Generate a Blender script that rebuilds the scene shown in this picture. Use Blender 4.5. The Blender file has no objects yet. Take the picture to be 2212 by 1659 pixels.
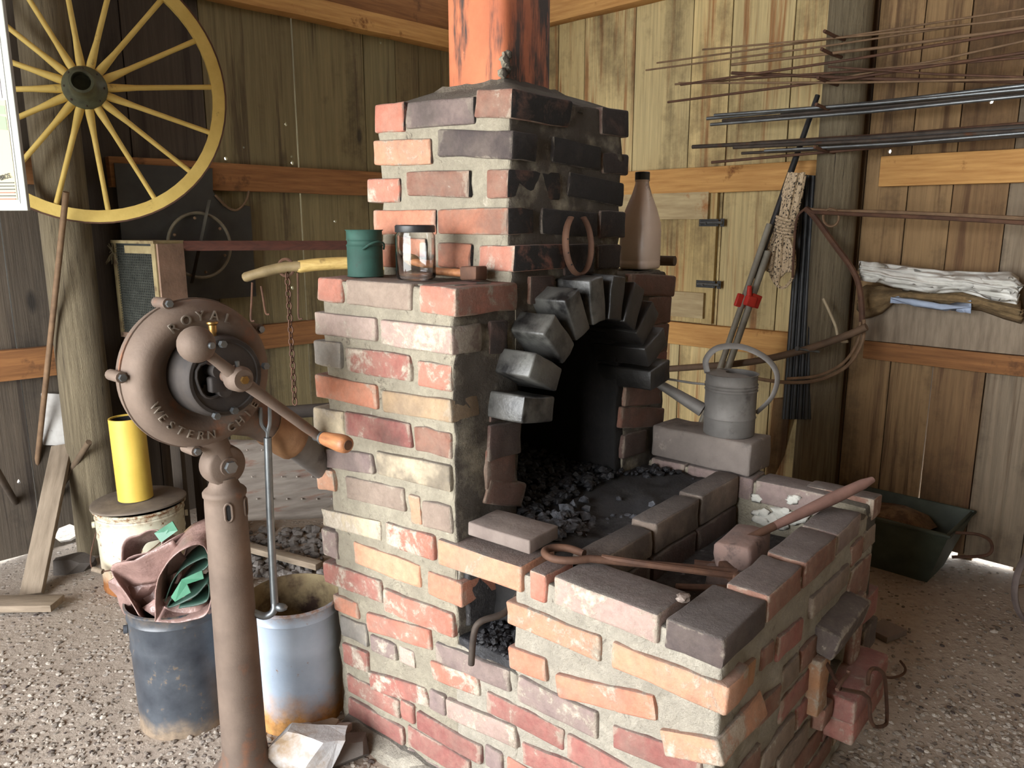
import bpy, bmesh, math, random
import numpy as np
from mathutils import Vector, Matrix, noise
random.seed(7)
sc = bpy.context.scene
COL = sc.collection
# ---------------------------------------------------------------- camera, world, light, exposure
F_PX, PITCH, CAM_H = 1661.0, math.radians(11.55), 1.55
cam = bpy.data.cameras.new('camera'); cam.sensor_width = 36; cam.lens = F_PX/2212*36
cam.clip_start = 0.05; cam.clip_end = 200
camo = bpy.data.objects.new('camera', cam); COL.objects.link(camo)
camo.location = (0, 0, CAM_H); camo.rotation_euler = (math.pi/2-PITCH, 0, 0)
sc.camera = camo
w = bpy.data.worlds.new('sky'); sc.world = w; w.use_nodes = True
w.node_tree.nodes['Background'].inputs[0].default_value = (0.93, 0.97, 1.0, 1)
w.node_tree.nodes['Background'].inputs[1].default_value = 3.2
sc.view_settings.view_transform = 'Standard'; sc.view_settings.look = 'None'
sc.view_settings.exposure = 1.3; sc.view_settings.gamma = 1; sc.view_settings.use_curve_mapping = False
# the two frames the place is measured in
N = np.array([.4166, 1.3862]); TH = math.radians(49.6)            # forge: near corner and turn
FU = np.array([-math.sin(TH), math.cos(TH)]); FV = np.array([math.cos(TH), math.sin(TH)])
RC = np.array([-.2, 5.7]); RA = math.radians(44)                   # room: far corner and turn
RB_ = np.array([-math.sin(RA), -math.cos(RA)]); RA_ = np.array([math.cos(RA), -math.sin(RA)])
ROOM_ROT = math.atan2(RB_[1], RB_[0])
# light: the wide open doorway of the shed on the camera's left
dl = bpy.data.lights.new('doorway_daylight', 'AREA'); dl.shape = 'RECTANGLE'; dl.size = 4.4; dl.size_y = 3.2
dl.energy = 250; dl.color = (0.97, 0.98, 1.0)
dlo = bpy.data.objects.new('doorway_daylight', dl); COL.objects.link(dlo)
_p = RC + RB_*7.6 + RA_*2.45
dlo.location = (_p[0], _p[1], 1.7)
dlo.rotation_euler = (math.pi/2, 0, math.atan2(RB_[1], RB_[0])+math.pi/2)

# ---------------------------------------------------------------- pixel -> place
def ray(x, y):
    a = (x-1106)/F_PX; b = (829.5-y)/F_PX
    return np.array([a, math.cos(PITCH)+b*math.sin(PITCH), -math.sin(PITCH)+b*math.cos(PITCH)])
def fz(x, y, z):                       # forge-local (v,u,z) on a level plane
    d = ray(x, y); t = (z-CAM_H)/d[2]; q = d[:2]*t
    return ((q-N)@FV, (q-N)@FU, z)
def fv(x, y, v=0):
    d = ray(x, y); t = (N@FV+v)/(d[:2]@FV); q = d*t
    return (v, (q[:2]-N)@FU, q[2]+CAM_H)
def fu(x, y, u=0):
    d = ray(x, y); t = (N@FU+u)/(d[:2]@FU); q = d*t
    return ((q[:2]-N)@FV, u, q[2]+CAM_H)
def rl(x, y, off=0):                   # room-local on a plane parallel to the left wall
    d = ray(x, y); t = (RC@RA_+off)/(d[:2]@RA_); q = d*t
    return ((q[:2]-RC)@RB_, off, q[2]+CAM_H)
def rr(x, y, off=0):
    d = ray(x, y); t = (RC@RB_+off)/(d[:2]@RB_); q = d*t
    return (off, (q[:2]-RC)@RA_, q[2]+CAM_H)
def rz(x, y, z=0):
    d = ray(x, y); t = (z-CAM_H)/d[2]; q = d[:2]*t
    return ((q-RC)@RB_, (q-RC)@RA_, z)
def wd(x, y, Y):
    d = ray(x, y); t = Y/d[1]; q = d*t
    return Vector((q[0], q[1], q[2]+CAM_H))
def wz(x, y, z=0):
    d = ray(x, y); t = (z-CAM_H)/d[2]; q = d*t
    return Vector((q[0], q[1], z))
def hitp(x, y, P0, n):
    d = Vector(ray(x, y)); o = Vector((0, 0, CAM_H)); t = (P0-o).dot(n)/d.dot(n)
    return o+d*t
def RW(x, y, z):                       # room-local -> world
    q = RC+RB_*x+RA_*y
    return Vector((q[0], q[1], z))
def FW(v, u, z):
    q = N+FV*v+FU*u
    return Vector((q[0], q[1], z))

# ---------------------------------------------------------------- materials
def lin(c):
    return tuple(((x/12.92) if x <= .04045 else ((x+.055)/1.055)**2.4) for x in c)
def rgb(r, g, b): return lin((r/255, g/255, b/255))
class NT:
    def __init__(s, name):
        s.m = bpy.data.materials.new(name); s.m.use_nodes = True
        s.t = s.m.node_tree; s.b = s.t.nodes['Principled BSDF']
    def n(s, typ, **k):
        o = s.t.nodes.new(typ)
        for a, v in k.items(): setattr(o, a, v)
        return o
    def l(s, a, b): s.t.links.new(a, b)
    def setin(s, sock, v):
        if hasattr(v, 'is_output'): s.l(v, sock)
        else: sock.default_value = v
    def math(s, op, a, b=0.0, clamp=False):
        o = s.n('ShaderNodeMath', operation=op, use_clamp=clamp); s.setin(o.inputs[0], a); s.setin(o.inputs[1], b)
        return o.outputs[0]
    def mix(s, f, a, b):
        o = s.n('ShaderNodeMix', data_type='RGBA')
        s.setin(o.inputs[0], f)
        s.setin(o.inputs[6], a if hasattr(a, 'is_output') else (*a, 1)); s.setin(o.inputs[7], b if hasattr(b, 'is_output') else (*b, 1))
        return o.outputs[2]
    def noise(s, vec, scale, detail=4, rough=.6, dist=0):
        o = s.n('ShaderNodeTexNoise'); s.l(vec, o.inputs['Vector'])
        o.inputs['Scale'].default_value = scale; o.inputs['Detail'].default_value = detail
        o.inputs['Roughness'].default_value = rough; o.inputs['Distortion'].default_value = dist
        return o.outputs[0]
    def ramp(s, f, lo, hi):
        o = s.n('ShaderNodeMapRange'); s.l(f, o.inputs[0]); s.setin(o.inputs[1], lo); s.setin(o.inputs[2], hi)
        return o.outputs[0]
    def coords(s, stretch=(1, 1, 1), rnd=True):
        tc = s.n('ShaderNodeTexCoord'); v = tc.outputs['Object']
        if rnd:
            oi = s.n('ShaderNodeObjectInfo'); mu = s.math('MULTIPLY', oi.outputs['Random'], 37.0)
            ad = s.n('ShaderNodeVectorMath', operation='ADD'); s.l(v, ad.inputs[0]); s.l(mu, ad.inputs[1]); v = ad.outputs[0]
        if stretch != (1, 1, 1):
            ml = s.n('ShaderNodeVectorMath', operation='MULTIPLY'); s.l(v, ml.inputs[0]); ml.inputs[1].default_value = stretch; v = ml.outputs[0]
        return v
    def bump(s, h, strength=.3, dist=.01):
        b = s.n('ShaderNodeBump'); s.l(h, b.inputs['Height']); b.inputs['Strength'].default_value = strength
        b.inputs['Distance'].default_value = dist; s.l(b.outputs[0], s.b.inputs['Normal'])
    def set(s, col=None, rough=.8, metal=0.0, spec=None):
        if col is not None: s.setin(s.b.inputs['Base Color'], col if hasattr(col, 'is_output') else (*col, 1))
        s.setin(s.b.inputs['Roughness'], rough); s.setin(s.b.inputs['Metallic'], metal)
        if spec is not None: s.b.inputs['Specular IOR Level'].default_value = spec
        return s.m
MATS = {}
def M(name, c1, c2, scale=8, rough=.8, metal=0.0, bump=.3, bscale=70, bd=.004, stretch=(1, 1, 1), spot=None, spot2=None, vary=0.0, spec=None):
    if name in MATS: return MATS[name]
    t = NT(name); v = t.coords(stretch)
    f = t.ramp(t.noise(v, scale, 6), .3, .7)
    c = t.mix(f, c1, c2); rg = rough
    for sp in (spot, spot2):
        if sp:
            col, s_, lo, hi = sp[:4]
            g = t.ramp(t.noise(t.coords(sp[4] if len(sp) > 4 else (1, 1, 1)), s_, 6, .65), lo, hi)
            c = t.mix(g, c, col)
            if metal: rg = .75
    if vary:
        oi = t.n('ShaderNodeObjectInfo'); hs = t.n('ShaderNodeHueSaturation'); t.l(c, hs.inputs['Color'])
        t.l(t.math('ADD', t.math('MULTIPLY', oi.outputs['Random'], 2*vary), 1-vary), hs.inputs['Value']); c = hs.outputs[0]
    if bump: t.bump(t.noise(t.coords(stretch), bscale, 5), bump, bd)
    MATS[name] = t.set(c, rg, metal, spec); return MATS[name]

def brick_mat():
    t = NT('old_brick'); v = t.coords(); oi = t.n('ShaderNodeObjectInfo')
    base = oi.outputs['Color']; sm = oi.outputs['Alpha']
    n1 = t.noise(v, 13, 8, .68, .4); n2 = t.noise(v, 42, 8, .72); n3 = t.noise(v, 6, 4); n4 = t.noise(v, 120, 5, .7)
    hs = t.n('ShaderNodeHueSaturation'); t.l(base, hs.inputs['Color']); hs.inputs['Saturation'].default_value = .86
    t.l(t.math('ADD', t.math('MULTIPLY', t.ramp(t.math('ADD', t.math('MULTIPLY', n2, .7), t.math('MULTIPLY', n3, .3)), .32, .68), .5), .72), hs.inputs['Value']); c = hs.outputs[0]
    dk = t.math('MULTIPLY', t.ramp(n3, .54, .70), .45); c = t.mix(dk, c, rgb(104, 88, 80))
    # thin lime bloom over the whole face
    c = t.mix(t.math('MULTIPLY', t.ramp(n1, .38, .72), t.math('ADD', .08, t.math('MULTIPLY', sm, .6))), c, rgb(182, 166, 148))
    # lime and mortar smears: amount = alpha
    thr = t.math('SUBTRACT', .70, t.math('MULTIPLY', sm, .36))
    f = t.ramp(t.math('ADD', t.math('MULTIPLY', n1, .72), t.math('MULTIPLY', n2, .28)), thr, t.math('ADD', thr, .07))
    c = t.mix(t.math('MULTIPLY', f, .85), c, t.mix(t.ramp(n4, .35, .65), rgb(202, 191, 175), rgb(174, 161, 143)))
    tg_ = t.n('ShaderNodeTexCoord'); ab = t.n('ShaderNodeVectorMath', operation='SUBTRACT'); t.l(tg_.outputs['Generated'], ab.inputs[0]); ab.inputs[1].default_value = (.5, .5, .5)
    aa = t.n('ShaderNodeVectorMath', operation='ABSOLUTE'); t.l(ab.outputs[0], aa.inputs[0]); sx = t.n('ShaderNodeSeparateXYZ'); t.l(aa.outputs[0], sx.inputs[0]); X, Y, Z = sx.outputs
    mx = t.math('MAXIMUM', t.math('MAXIMUM', X, Y), Z); mn = t.math('MINIMUM', t.math('MINIMUM', X, Y), Z)
    sec = t.math('SUBTRACT', t.math('SUBTRACT', t.math('ADD', t.math('ADD', X, Y), Z), mx), mn)
    eg = t.ramp(t.math('ADD', sec, t.math('MULTIPLY', t.math('SUBTRACT', n1, .5), .5)), .43, .475)
    c = t.mix(t.math('MULTIPLY', eg, t.math('MULTIPLY', t.math('ADD', .25, sm), .9, True)), c, t.mix(t.ramp(n4, .35, .65), rgb(182, 173, 155), rgb(152, 141, 125)))
    c = t.mix(t.math('MULTIPLY', t.ramp(n4, .68, .74), .5), c, rgb(60, 48, 42))
    # soot: on faces turned to the fire side (local -y), and dust on tops
    at = t.n('ShaderNodeAttribute', attribute_type='OBJECT', attribute_name='soot')
    ge = t.n('ShaderNodeNewGeometry'); dt = t.n('ShaderNodeVectorMath', operation='DOT_PRODUCT')
    t.l(ge.outputs['True Normal'], dt.inputs[0]); dt.inputs[1].default_value = (-FU[0], -FU[1], 0)
    front = t.ramp(dt.outputs['Value'], .3, .75)
    up = t.n('ShaderNodeSeparateXYZ'); t.l(ge.outputs['True Normal'], up.inputs[0]); top = t.ramp(up.outputs[2], .5, .85)
    s = t.math('MULTIPLY', t.math('MULTIPLY', front, at.outputs['Fac']), t.ramp(n1, .15, .5))
    at3 = t.n('ShaderNodeAttribute', attribute_type='OBJECT', attribute_name='stain')
    s2 = t.math('MULTIPLY', at3.outputs['Fac'], t.ramp(n3, .38, .6))
    at2 = t.n('ShaderNodeAttribute', attribute_type='OBJECT', attribute_name='grime')
    c = t.mix(t.math('MULTIPLY', top, at2.outputs['Fac']), c, t.mix(n2, rgb(62, 56, 54), rgb(112, 104, 100)))
    c = t.mix(t.math('MULTIPLY', s2, .85), c, rgb(58, 54, 52))
    c = t.mix(s, c, t.mix(n2, rgb(8, 7, 7), rgb(30, 24, 22)))
    t.bump(t.math('ADD', t.math('ADD', n2, t.math('MULTIPLY', n4, .5)), t.math('MULTIPLY', f, .25)), .75, .008)
    return t.set(c, .88)
BRICK = brick_mat()
def mortar_mat(name, a, b, dark):
    t = NT(name); v = t.coords(rnd=False)
    n1 = t.noise(v, 9, 6); n2 = t.noise(v, 60, 6, .7)
    c = t.mix(t.ramp(n1, .3, .7), a, b); c = t.mix(t.ramp(n2, .35, .75), c, tuple(x*.66 for x in a)); n5 = t.noise(v, 22, 8, .75, 1.2); c = t.mix(t.math('MULTIPLY', t.ramp(n5, .60, .68), .7), c, rgb(84, 76, 66)); c = t.mix(t.math('MULTIPLY', t.ramp(n5, .38, .30), .5), c, rgb(226, 216, 198))
    ge = t.n('ShaderNodeNewGeometry'); dt = t.n('ShaderNodeVectorMath', operation='DOT_PRODUCT')
    t.l(ge.outputs['True Normal'], dt.inputs[0]); dt.inputs[1].default_value = (-FU[0], -FU[1], 0)
    front = t.ramp(dt.outputs['Value'], .3, .75)
    up = t.n('ShaderNodeSeparateXYZ'); t.l(ge.outputs['True Normal'], up.inputs[0]); top = t.ramp(up.outputs[2], .5, .85)
    c = t.mix(t.math('MULTIPLY', t.math('MULTIPLY', front, dark), t.ramp(n1, .2, .5)), c, rgb(48, 39, 34))
    c = t.mix(t.math('MULTIPLY', top, .75), c, rgb(58, 53, 50))
    t.bump(t.math('ADD', t.math('ADD', n2, n5), t.math('MULTIPLY', t.noise(v, 200, 3), .5)), .95, .012)
    return t.set(c, .95)
MORTAR = mortar_mat('lime_mortar', rgb(194, 186, 170), rgb(170, 162, 146), .12)
MORTAR_S = mortar_mat('sooty_mortar', rgb(184, 175, 154), rgb(160, 151, 133), .88)
SOOT_AND_SHADE = M('soot', rgb(10, 9, 9), rgb(26, 23, 22), 20, .9, bump=.6, bscale=90)  # soot in the forge; elsewhere black painted for shade in holes
ASH = M('ash_and_coal', rgb(24, 23, 24), rgb(70, 68, 68), 30, .95, bump=.8, bscale=150, bd=.006, spot=(rgb(128, 126, 124), 40, .62, .75))
CLINK = M('clinker', rgb(34, 34, 38), rgb(96, 98, 104), 60, .7, bump=.8, bscale=180, vary=.4)
COALM = M('coal', rgb(12, 12, 13), rgb(40, 40, 44), 60, .55, bump=.8, bscale=180)
WALL_W = dict(scale=9, rough=.9, bump=.5, bscale=60, bd=.004)
def wood(name, cA, cB, stain, dark, stainlo=.56, darklo=.60):
    t = NT(name); v = t.coords(); oi = t.n('ShaderNodeObjectInfo')
    def sc_(k):
        ml = t.n('ShaderNodeVectorMath', operation='MULTIPLY'); t.l(v, ml.inputs[0]); ml.inputs[1].default_value = k; return ml.outputs[0]
    grain = t.noise(sc_((60, 60, 1.6)), 1.0, 6, .7, .6); blotch = t.noise(sc_((3, 3, 1.1)), 1.0, 5, .6); streak = t.noise(sc_((13, 13, .55)), 1.0, 6, .65, .3); fine = t.noise(sc_((9, 9, 9)), 1.0, 8, .75)
    c = t.mix(t.ramp(t.math('ADD', t.math('MULTIPLY', oi.outputs['Random'], .6), t.math('MULTIPLY', blotch, .7)), .25, .85), cA, cB)
    c = t.mix(t.math('MULTIPLY', t.ramp(streak, stainlo, stainlo+.1), .8), c, stain)
    c = t.mix(t.math('MULTIPLY', t.ramp(t.math('ADD', t.math('MULTIPLY', blotch, .65), t.math('MULTIPLY', fine, .35)), darklo-.06, darklo+.1), .75), c, dark)
    vo = t.n('ShaderNodeTexVoronoi'); t.l(sc_((4.2, 4.2, 1.7)), vo.inputs['Vector']); vo.inputs['Scale'].default_value = 1
    c = t.mix(t.math('MULTIPLY', t.ramp(vo.outputs['Distance'], .11, .05), .8), c, dark)
    hs = t.n('ShaderNodeHueSaturation'); t.l(c, hs.inputs['Color'])
    r2 = t.math('FRACT', t.math('MULTIPLY', oi.outputs['Random'], 7.31))
    t.l(t.math('MULTIPLY', t.math('ADD', .78, t.math('MULTIPLY', r2, .42)), t.math('ADD', .68, t.math('MULTIPLY', t.ramp(grain, .28, .72), .55))), hs.inputs['Value'])
    t.bump(t.math('ADD', grain, t.math('MULTIPLY', fine, .5)), .6, .006)
    MATS[name] = t.set(hs.outputs[0], .9); return t.m
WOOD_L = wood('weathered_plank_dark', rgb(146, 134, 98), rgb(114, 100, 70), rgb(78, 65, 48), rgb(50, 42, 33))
WOOD_R = wood('weathered_plank_light', rgb(212, 192, 142), rgb(174, 152, 104), rgb(146, 92, 50), rgb(84, 68, 48), .53, .56)
WOOD_D = wood('brown_stained_shaded_plank', rgb(158, 128, 90), rgb(116, 90, 62), rgb(84, 58, 39), rgb(52, 40, 30), .51, .54)  # real brown stain; tone also lowered for the unlit lower right wall
WOOD_GR = wood('grey_brown_plank', rgb(158, 144, 124), rgb(122, 107, 88), rgb(90, 72, 54), rgb(58, 49, 41), .53, .56)
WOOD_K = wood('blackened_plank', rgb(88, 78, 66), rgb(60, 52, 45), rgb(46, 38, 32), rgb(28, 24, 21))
WOOD_RAIL = M('tan_rail', rgb(210, 162, 98), rgb(174, 124, 70), stretch=(.4, .4, 6), vary=.12, spot=(rgb(112, 66, 30), 7, .62, .74), **WALL_W)
WOOD_RAILD = M('brown_rail', rgb(150, 104, 62), rgb(112, 74, 42), stretch=(.4, .4, 6), vary=.12, spot=(rgb(70, 44, 26), 7, .6, .74), **WALL_W)
WOOD_POST = M('grey_post', rgb(134, 122, 98), rgb(94, 83, 64), stretch=(9, 9, .4), vary=.1, spot=(rgb(50, 40, 32), 10, .6, .7, (10, 10, .4)), scale=9, rough=.9, bump=.8, bscale=60, bd=.01)
WOOD_G = M('grey_board', rgb(150, 135, 116), rgb(114, 100, 84), stretch=(4, 4, .6), vary=.2, **WALL_W)
WOOD_Y = M('pale_handle_wood', rgb(206, 178, 110), rgb(176, 146, 84), 14, .6, stretch=(1, 8, 8), bump=.2, spot=(rgb(120, 96, 56), 12, .62, .74))
WOOD_H = M('worn_handle_wood', rgb(168, 114, 74), rgb(128, 82, 52), 14, .5, stretch=(6, 1, 6), bump=.2)
WHEELP = M('yellow_wheel_paint', rgb(218, 192, 110), rgb(196, 168, 88), 10, .7, bump=.2, spot=(rgb(140, 116, 66), 14, .64, .74))
HUBP = M('green_hub_paint', rgb(92, 98, 76), rgb(58, 58, 46), 20, .6, bump=.3)
IRON = M('dark_iron', rgb(64, 58, 54), rgb(94, 84, 76), 14, .5, .7, bump=.3, bscale=120, bd=.002, spot=(rgb(96, 66, 48), 12, .58, .72))
RUST = M('rusty_iron', rgb(104, 74, 56), rgb(74, 52, 42), 18, .75, .35, bump=.4, bscale=120, bd=.002)
RUSTL = M('light_rust_iron', rgb(132, 106, 80), rgb(102, 80, 60), 18, .75, .2, bump=.3, bscale=120, bd=.002)
STEEL = M('grey_steel', rgb(132, 136, 138), rgb(98, 102, 104), 18, .42, .8, bump=.2, bscale=90, bd=.001)
CAST = M('brown_cast_iron', rgb(120, 104, 92), rgb(92, 79, 70), 7, .5, .42, bump=.35, bscale=140, bd=.002, spot=(rgb(142, 96, 70), 7, .58, .75))
GEARB = M('black_gear_case', rgb(52, 50, 50), rgb(74, 68, 64), 14, .38, .6, bump=.25, bscale=140, bd=.0015, spot=(rgb(92, 66, 54), 9, .64, .75))
BRASS = M('brass', rgb(176, 140, 84), rgb(140, 108, 62), 20, .35, .9, bump=.1)
FLUE = M('terracotta_flue', rgb(186, 112, 76), rgb(158, 88, 58), 5, .75, bump=.25, spot=(rgb(58, 48, 44), 5, .50, .60, (2.6, 2.6, .4)), spot2=(rgb(212, 150, 112), 14, .66, .76))
SLABM = M('grey_firebrick', rgb(128, 116, 108), rgb(106, 94, 88), 12, .9, bump=.4)
STONE = M('cut_stone', rgb(122, 112, 105), rgb(96, 88, 82), 7, .9, bump=.5, spot=(rgb(64, 60, 58), 6, .58, .74), spot2=(rgb(164, 152, 140), 9, .62, .76))
ROCK = M('grey_rock', rgb(176, 174, 172), rgb(150, 148, 148), 6, .85, bump=.5, spot=(rgb(134, 112, 86), 4, .52, .66))
ROCKD = M('dark_rock', rgb(104, 98, 92), rgb(84, 78, 74), 6, .9, bump=.5)
ZINC = M('galvanised_metal', rgb(134, 130, 126), rgb(104, 100, 96), 9, .45, .7, bump=.15, spot=(rgb(78, 72, 68), 8, .6, .75))
TUBM = M('stained_sheet_metal', rgb(150, 142, 132), rgb(116, 106, 98), 6, .5, .45, bump=.2, stretch=(1, 1, 7), spot=(rgb(126, 84, 66), 5, .54, .7, (1, 1, 6)))
GTIN = M('green_tin_paint', rgb(46, 82, 72), rgb(34, 62, 54), 12, .35, .25, bump=.1, spot=(rgb(46, 60, 52), 60, .58, .7))
BLACKP = M('black_plastic', rgb(26, 26, 28), rgb(36, 36, 38), 20, .45, bump=.1)
RUBBER = M('black_ribbed_sheet', rgb(24, 25, 27), rgb(44, 46, 48), 20, .5, bump=.1)
REDP = M('red_plastic', rgb(206, 58, 46), rgb(184, 46, 38), 14, .5, bump=.1)
REDW = M('faded_red_wood', rgb(104, 62, 50), rgb(76, 48, 40), 8, .8, bump=.3, stretch=(1, 6, 6))
DARKP = M('dark_sheet_iron', rgb(70, 68, 62), rgb(52, 50, 48), 6, .65, .4, bump=.3)
PINKB = M('pink_fluid_plastic', rgb(206, 188, 174), rgb(186, 166, 152), 5, .35, bump=0, spot=(rgb(96, 74, 66), 9, .66, .76))
BOTTLE_T = M('clear_bottle_top', rgb(176, 160, 140), rgb(150, 134, 116), 5, .3, bump=0)
ROPEM = M('beige_rope', rgb(210, 190, 160), rgb(180, 158, 128), 60, .9, bump=.6, bscale=220, spot=(rgb(40, 34, 30), 75, .55, .58))
CANVAS = M('white_canvas', rgb(214, 212, 206), rgb(178, 176, 168), 9, .85, bump=.3, spot=(rgb(104, 96, 84), 8, .6, .76))
BURLAP = M('burlap', rgb(134, 110, 76), rgb(98, 80, 54), 40, .95, bump=.8, bscale=300)
BLUEC = M('pale_blue_cloth', rgb(164, 178, 200), rgb(140, 150, 170), 14, .85, bump=.2)
GREENB = M('dark_green_paint', rgb(72, 82, 70), rgb(52, 60, 52), 10, .6, bump=.2)
TARP = M('brown_tarp', rgb(152, 124, 116), rgb(120, 96, 90), 7, .3, bump=.5, bscale=26, bd=.012)
TARPG = M('green_tarp', rgb(70, 128, 100), rgb(48, 98, 76), 9, .5, bump=.3, bscale=40)
YPIPE = M('yellow_pipe_paint', rgb(216, 184, 84), rgb(198, 166, 70), 6, .5, bump=.15, spot=(rgb(120, 92, 40), 60, .68, .74))
SCREEN = M('screen_mesh_dark', rgb(58, 60, 56), rgb(40, 42, 40), 20, .7, .2, bump=.2)
SCRIM = M('worn_cream_paint', rgb(158, 144, 106), rgb(124, 108, 76), 14, .85, bump=.4, spot=(rgb(96, 76, 56), 14, .56, .68))
PINKW = M('dusty_pink_board', rgb(150, 122, 104), rgb(120, 98, 82), 10, .9, bump=.4, spot=(rgb(96, 74, 60), 10, .6, .75))
def drum_mat(name, c1, c2, rustc, zlo, zhi, rim, rimw=.05, spt=.6):
    t = NT(name); v = t.coords(rnd=False); tc = t.n('ShaderNodeTexCoord')
    sx = t.n('ShaderNodeSeparateXYZ'); t.l(tc.outputs['Object'], sx.inputs[0]); z = sx.outputs[2]
    n1 = t.noise(v, 9, 6, .65); n2 = t.noise(v, 38, 6, .7)
    c = t.mix(t.ramp(n1, .3, .7), c1, c2)
    low = t.ramp(t.math('ADD', z, t.math('MULTIPLY', t.math('SUBTRACT', n1, .5), .22)), zhi, zlo)
    hi = t.math('MULTIPLY', t.ramp(z, rim-rimw, rim), t.ramp(n2, .42, .6))
    sp = t.ramp(t.math('ADD', t.math('MULTIPLY', n2, .6), t.math('MULTIPLY', n1, .4)), spt, spt+.05)
    f = t.math('MAXIMUM', t.math('MAXIMUM', low, hi), sp)
    rc = t.mix(t.ramp(n2, .3, .7), rustc, tuple(x*.45 for x in rustc))
    c = t.mix(f, c, rc)
    t.bump(n2, .25, .003)
    return t.set(c, t.math('ADD', .38, t.math('MULTIPLY', f, .45)))
BLUEP = drum_mat('pale_blue_pail', rgb(168, 180, 194), rgb(152, 166, 182), rgb(196, 142, 80), .05, .15, .43, spt=.62)
BLKP = drum_mat('black_pail', rgb(42, 46, 53), rgb(72, 77, 83), rgb(136, 118, 98), .01, .08, .43, spt=.585)
WHTP = drum_mat('rusty_white_pail', rgb(214, 212, 190), rgb(186, 180, 156), rgb(150, 94, 46), .03, .17, .36, spt=.56)
def glass_mat():
    t = NT('clear_glass'); t.b.inputs['Transmission Weight'].default_value = 1; t.b.inputs['IOR'].default_value = 1.45
    return t.set((1, 1, 1), .02)
GLASS = glass_mat()
def ground_mat():
    t = NT('gravel_and_dirt'); tc = t.n('ShaderNodeTexCoord'); v = tc.outputs['Object']
    n1 = t.noise(v, 1.3, 6); n2 = t.noise(v, 30, 6, .7)
    vo = t.n('ShaderNodeTexVoronoi'); t.l(v, vo.inputs['Vector']); vo.inputs['Scale'].default_value = 42
    vs = t.n('ShaderNodeSeparateColor'); t.l(vo.outputs['Color'], vs.inputs[0])
    dirt = t.mix(t.ramp(n2, .3, .7), rgb(178, 166, 152), rgb(146, 134, 122))
    dirt = t.mix(t.ramp(n1, .35, .65), dirt, rgb(156, 143, 130))
    peb = t.mix(vs.outputs[0], rgb(190, 182, 172), rgb(120, 110, 102))
    mask = t.math('MULTIPLY', t.ramp(vo.outputs['Distance'], .45, .3), t.ramp(t.math('ADD', vs.outputs[1], t.math('SUBTRACT', n1, .5)), .5, .6))
    c = t.mix(mask, dirt, peb)
    t.bump(t.math('ADD', t.math('MULTIPLY', mask, .6), n2), .7, .012)
    return t.set(c, .95)
GROUND = ground_mat()
PEB = M('pebbles', rgb(186, 178, 168), rgb(132, 122, 112), 25, .9, bump=.3)
def flat(name, c, rough=.6, emit=0):
    if name in MATS: return MATS[name]
    t = NT(name); t.set(c, rough); MATS[name] = t.m; return t.m
PAPER = flat('white_poster_paper', rgb(166, 166, 158), .5)
PAPERG = flat('poster_green', rgb(124, 154, 112)); PAPERY = flat('poster_cream', rgb(172, 164, 128)); INK = flat('poster_ink', rgb(44, 40, 37)); INKR = flat('poster_red_line', rgb(140, 76, 58))

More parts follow.
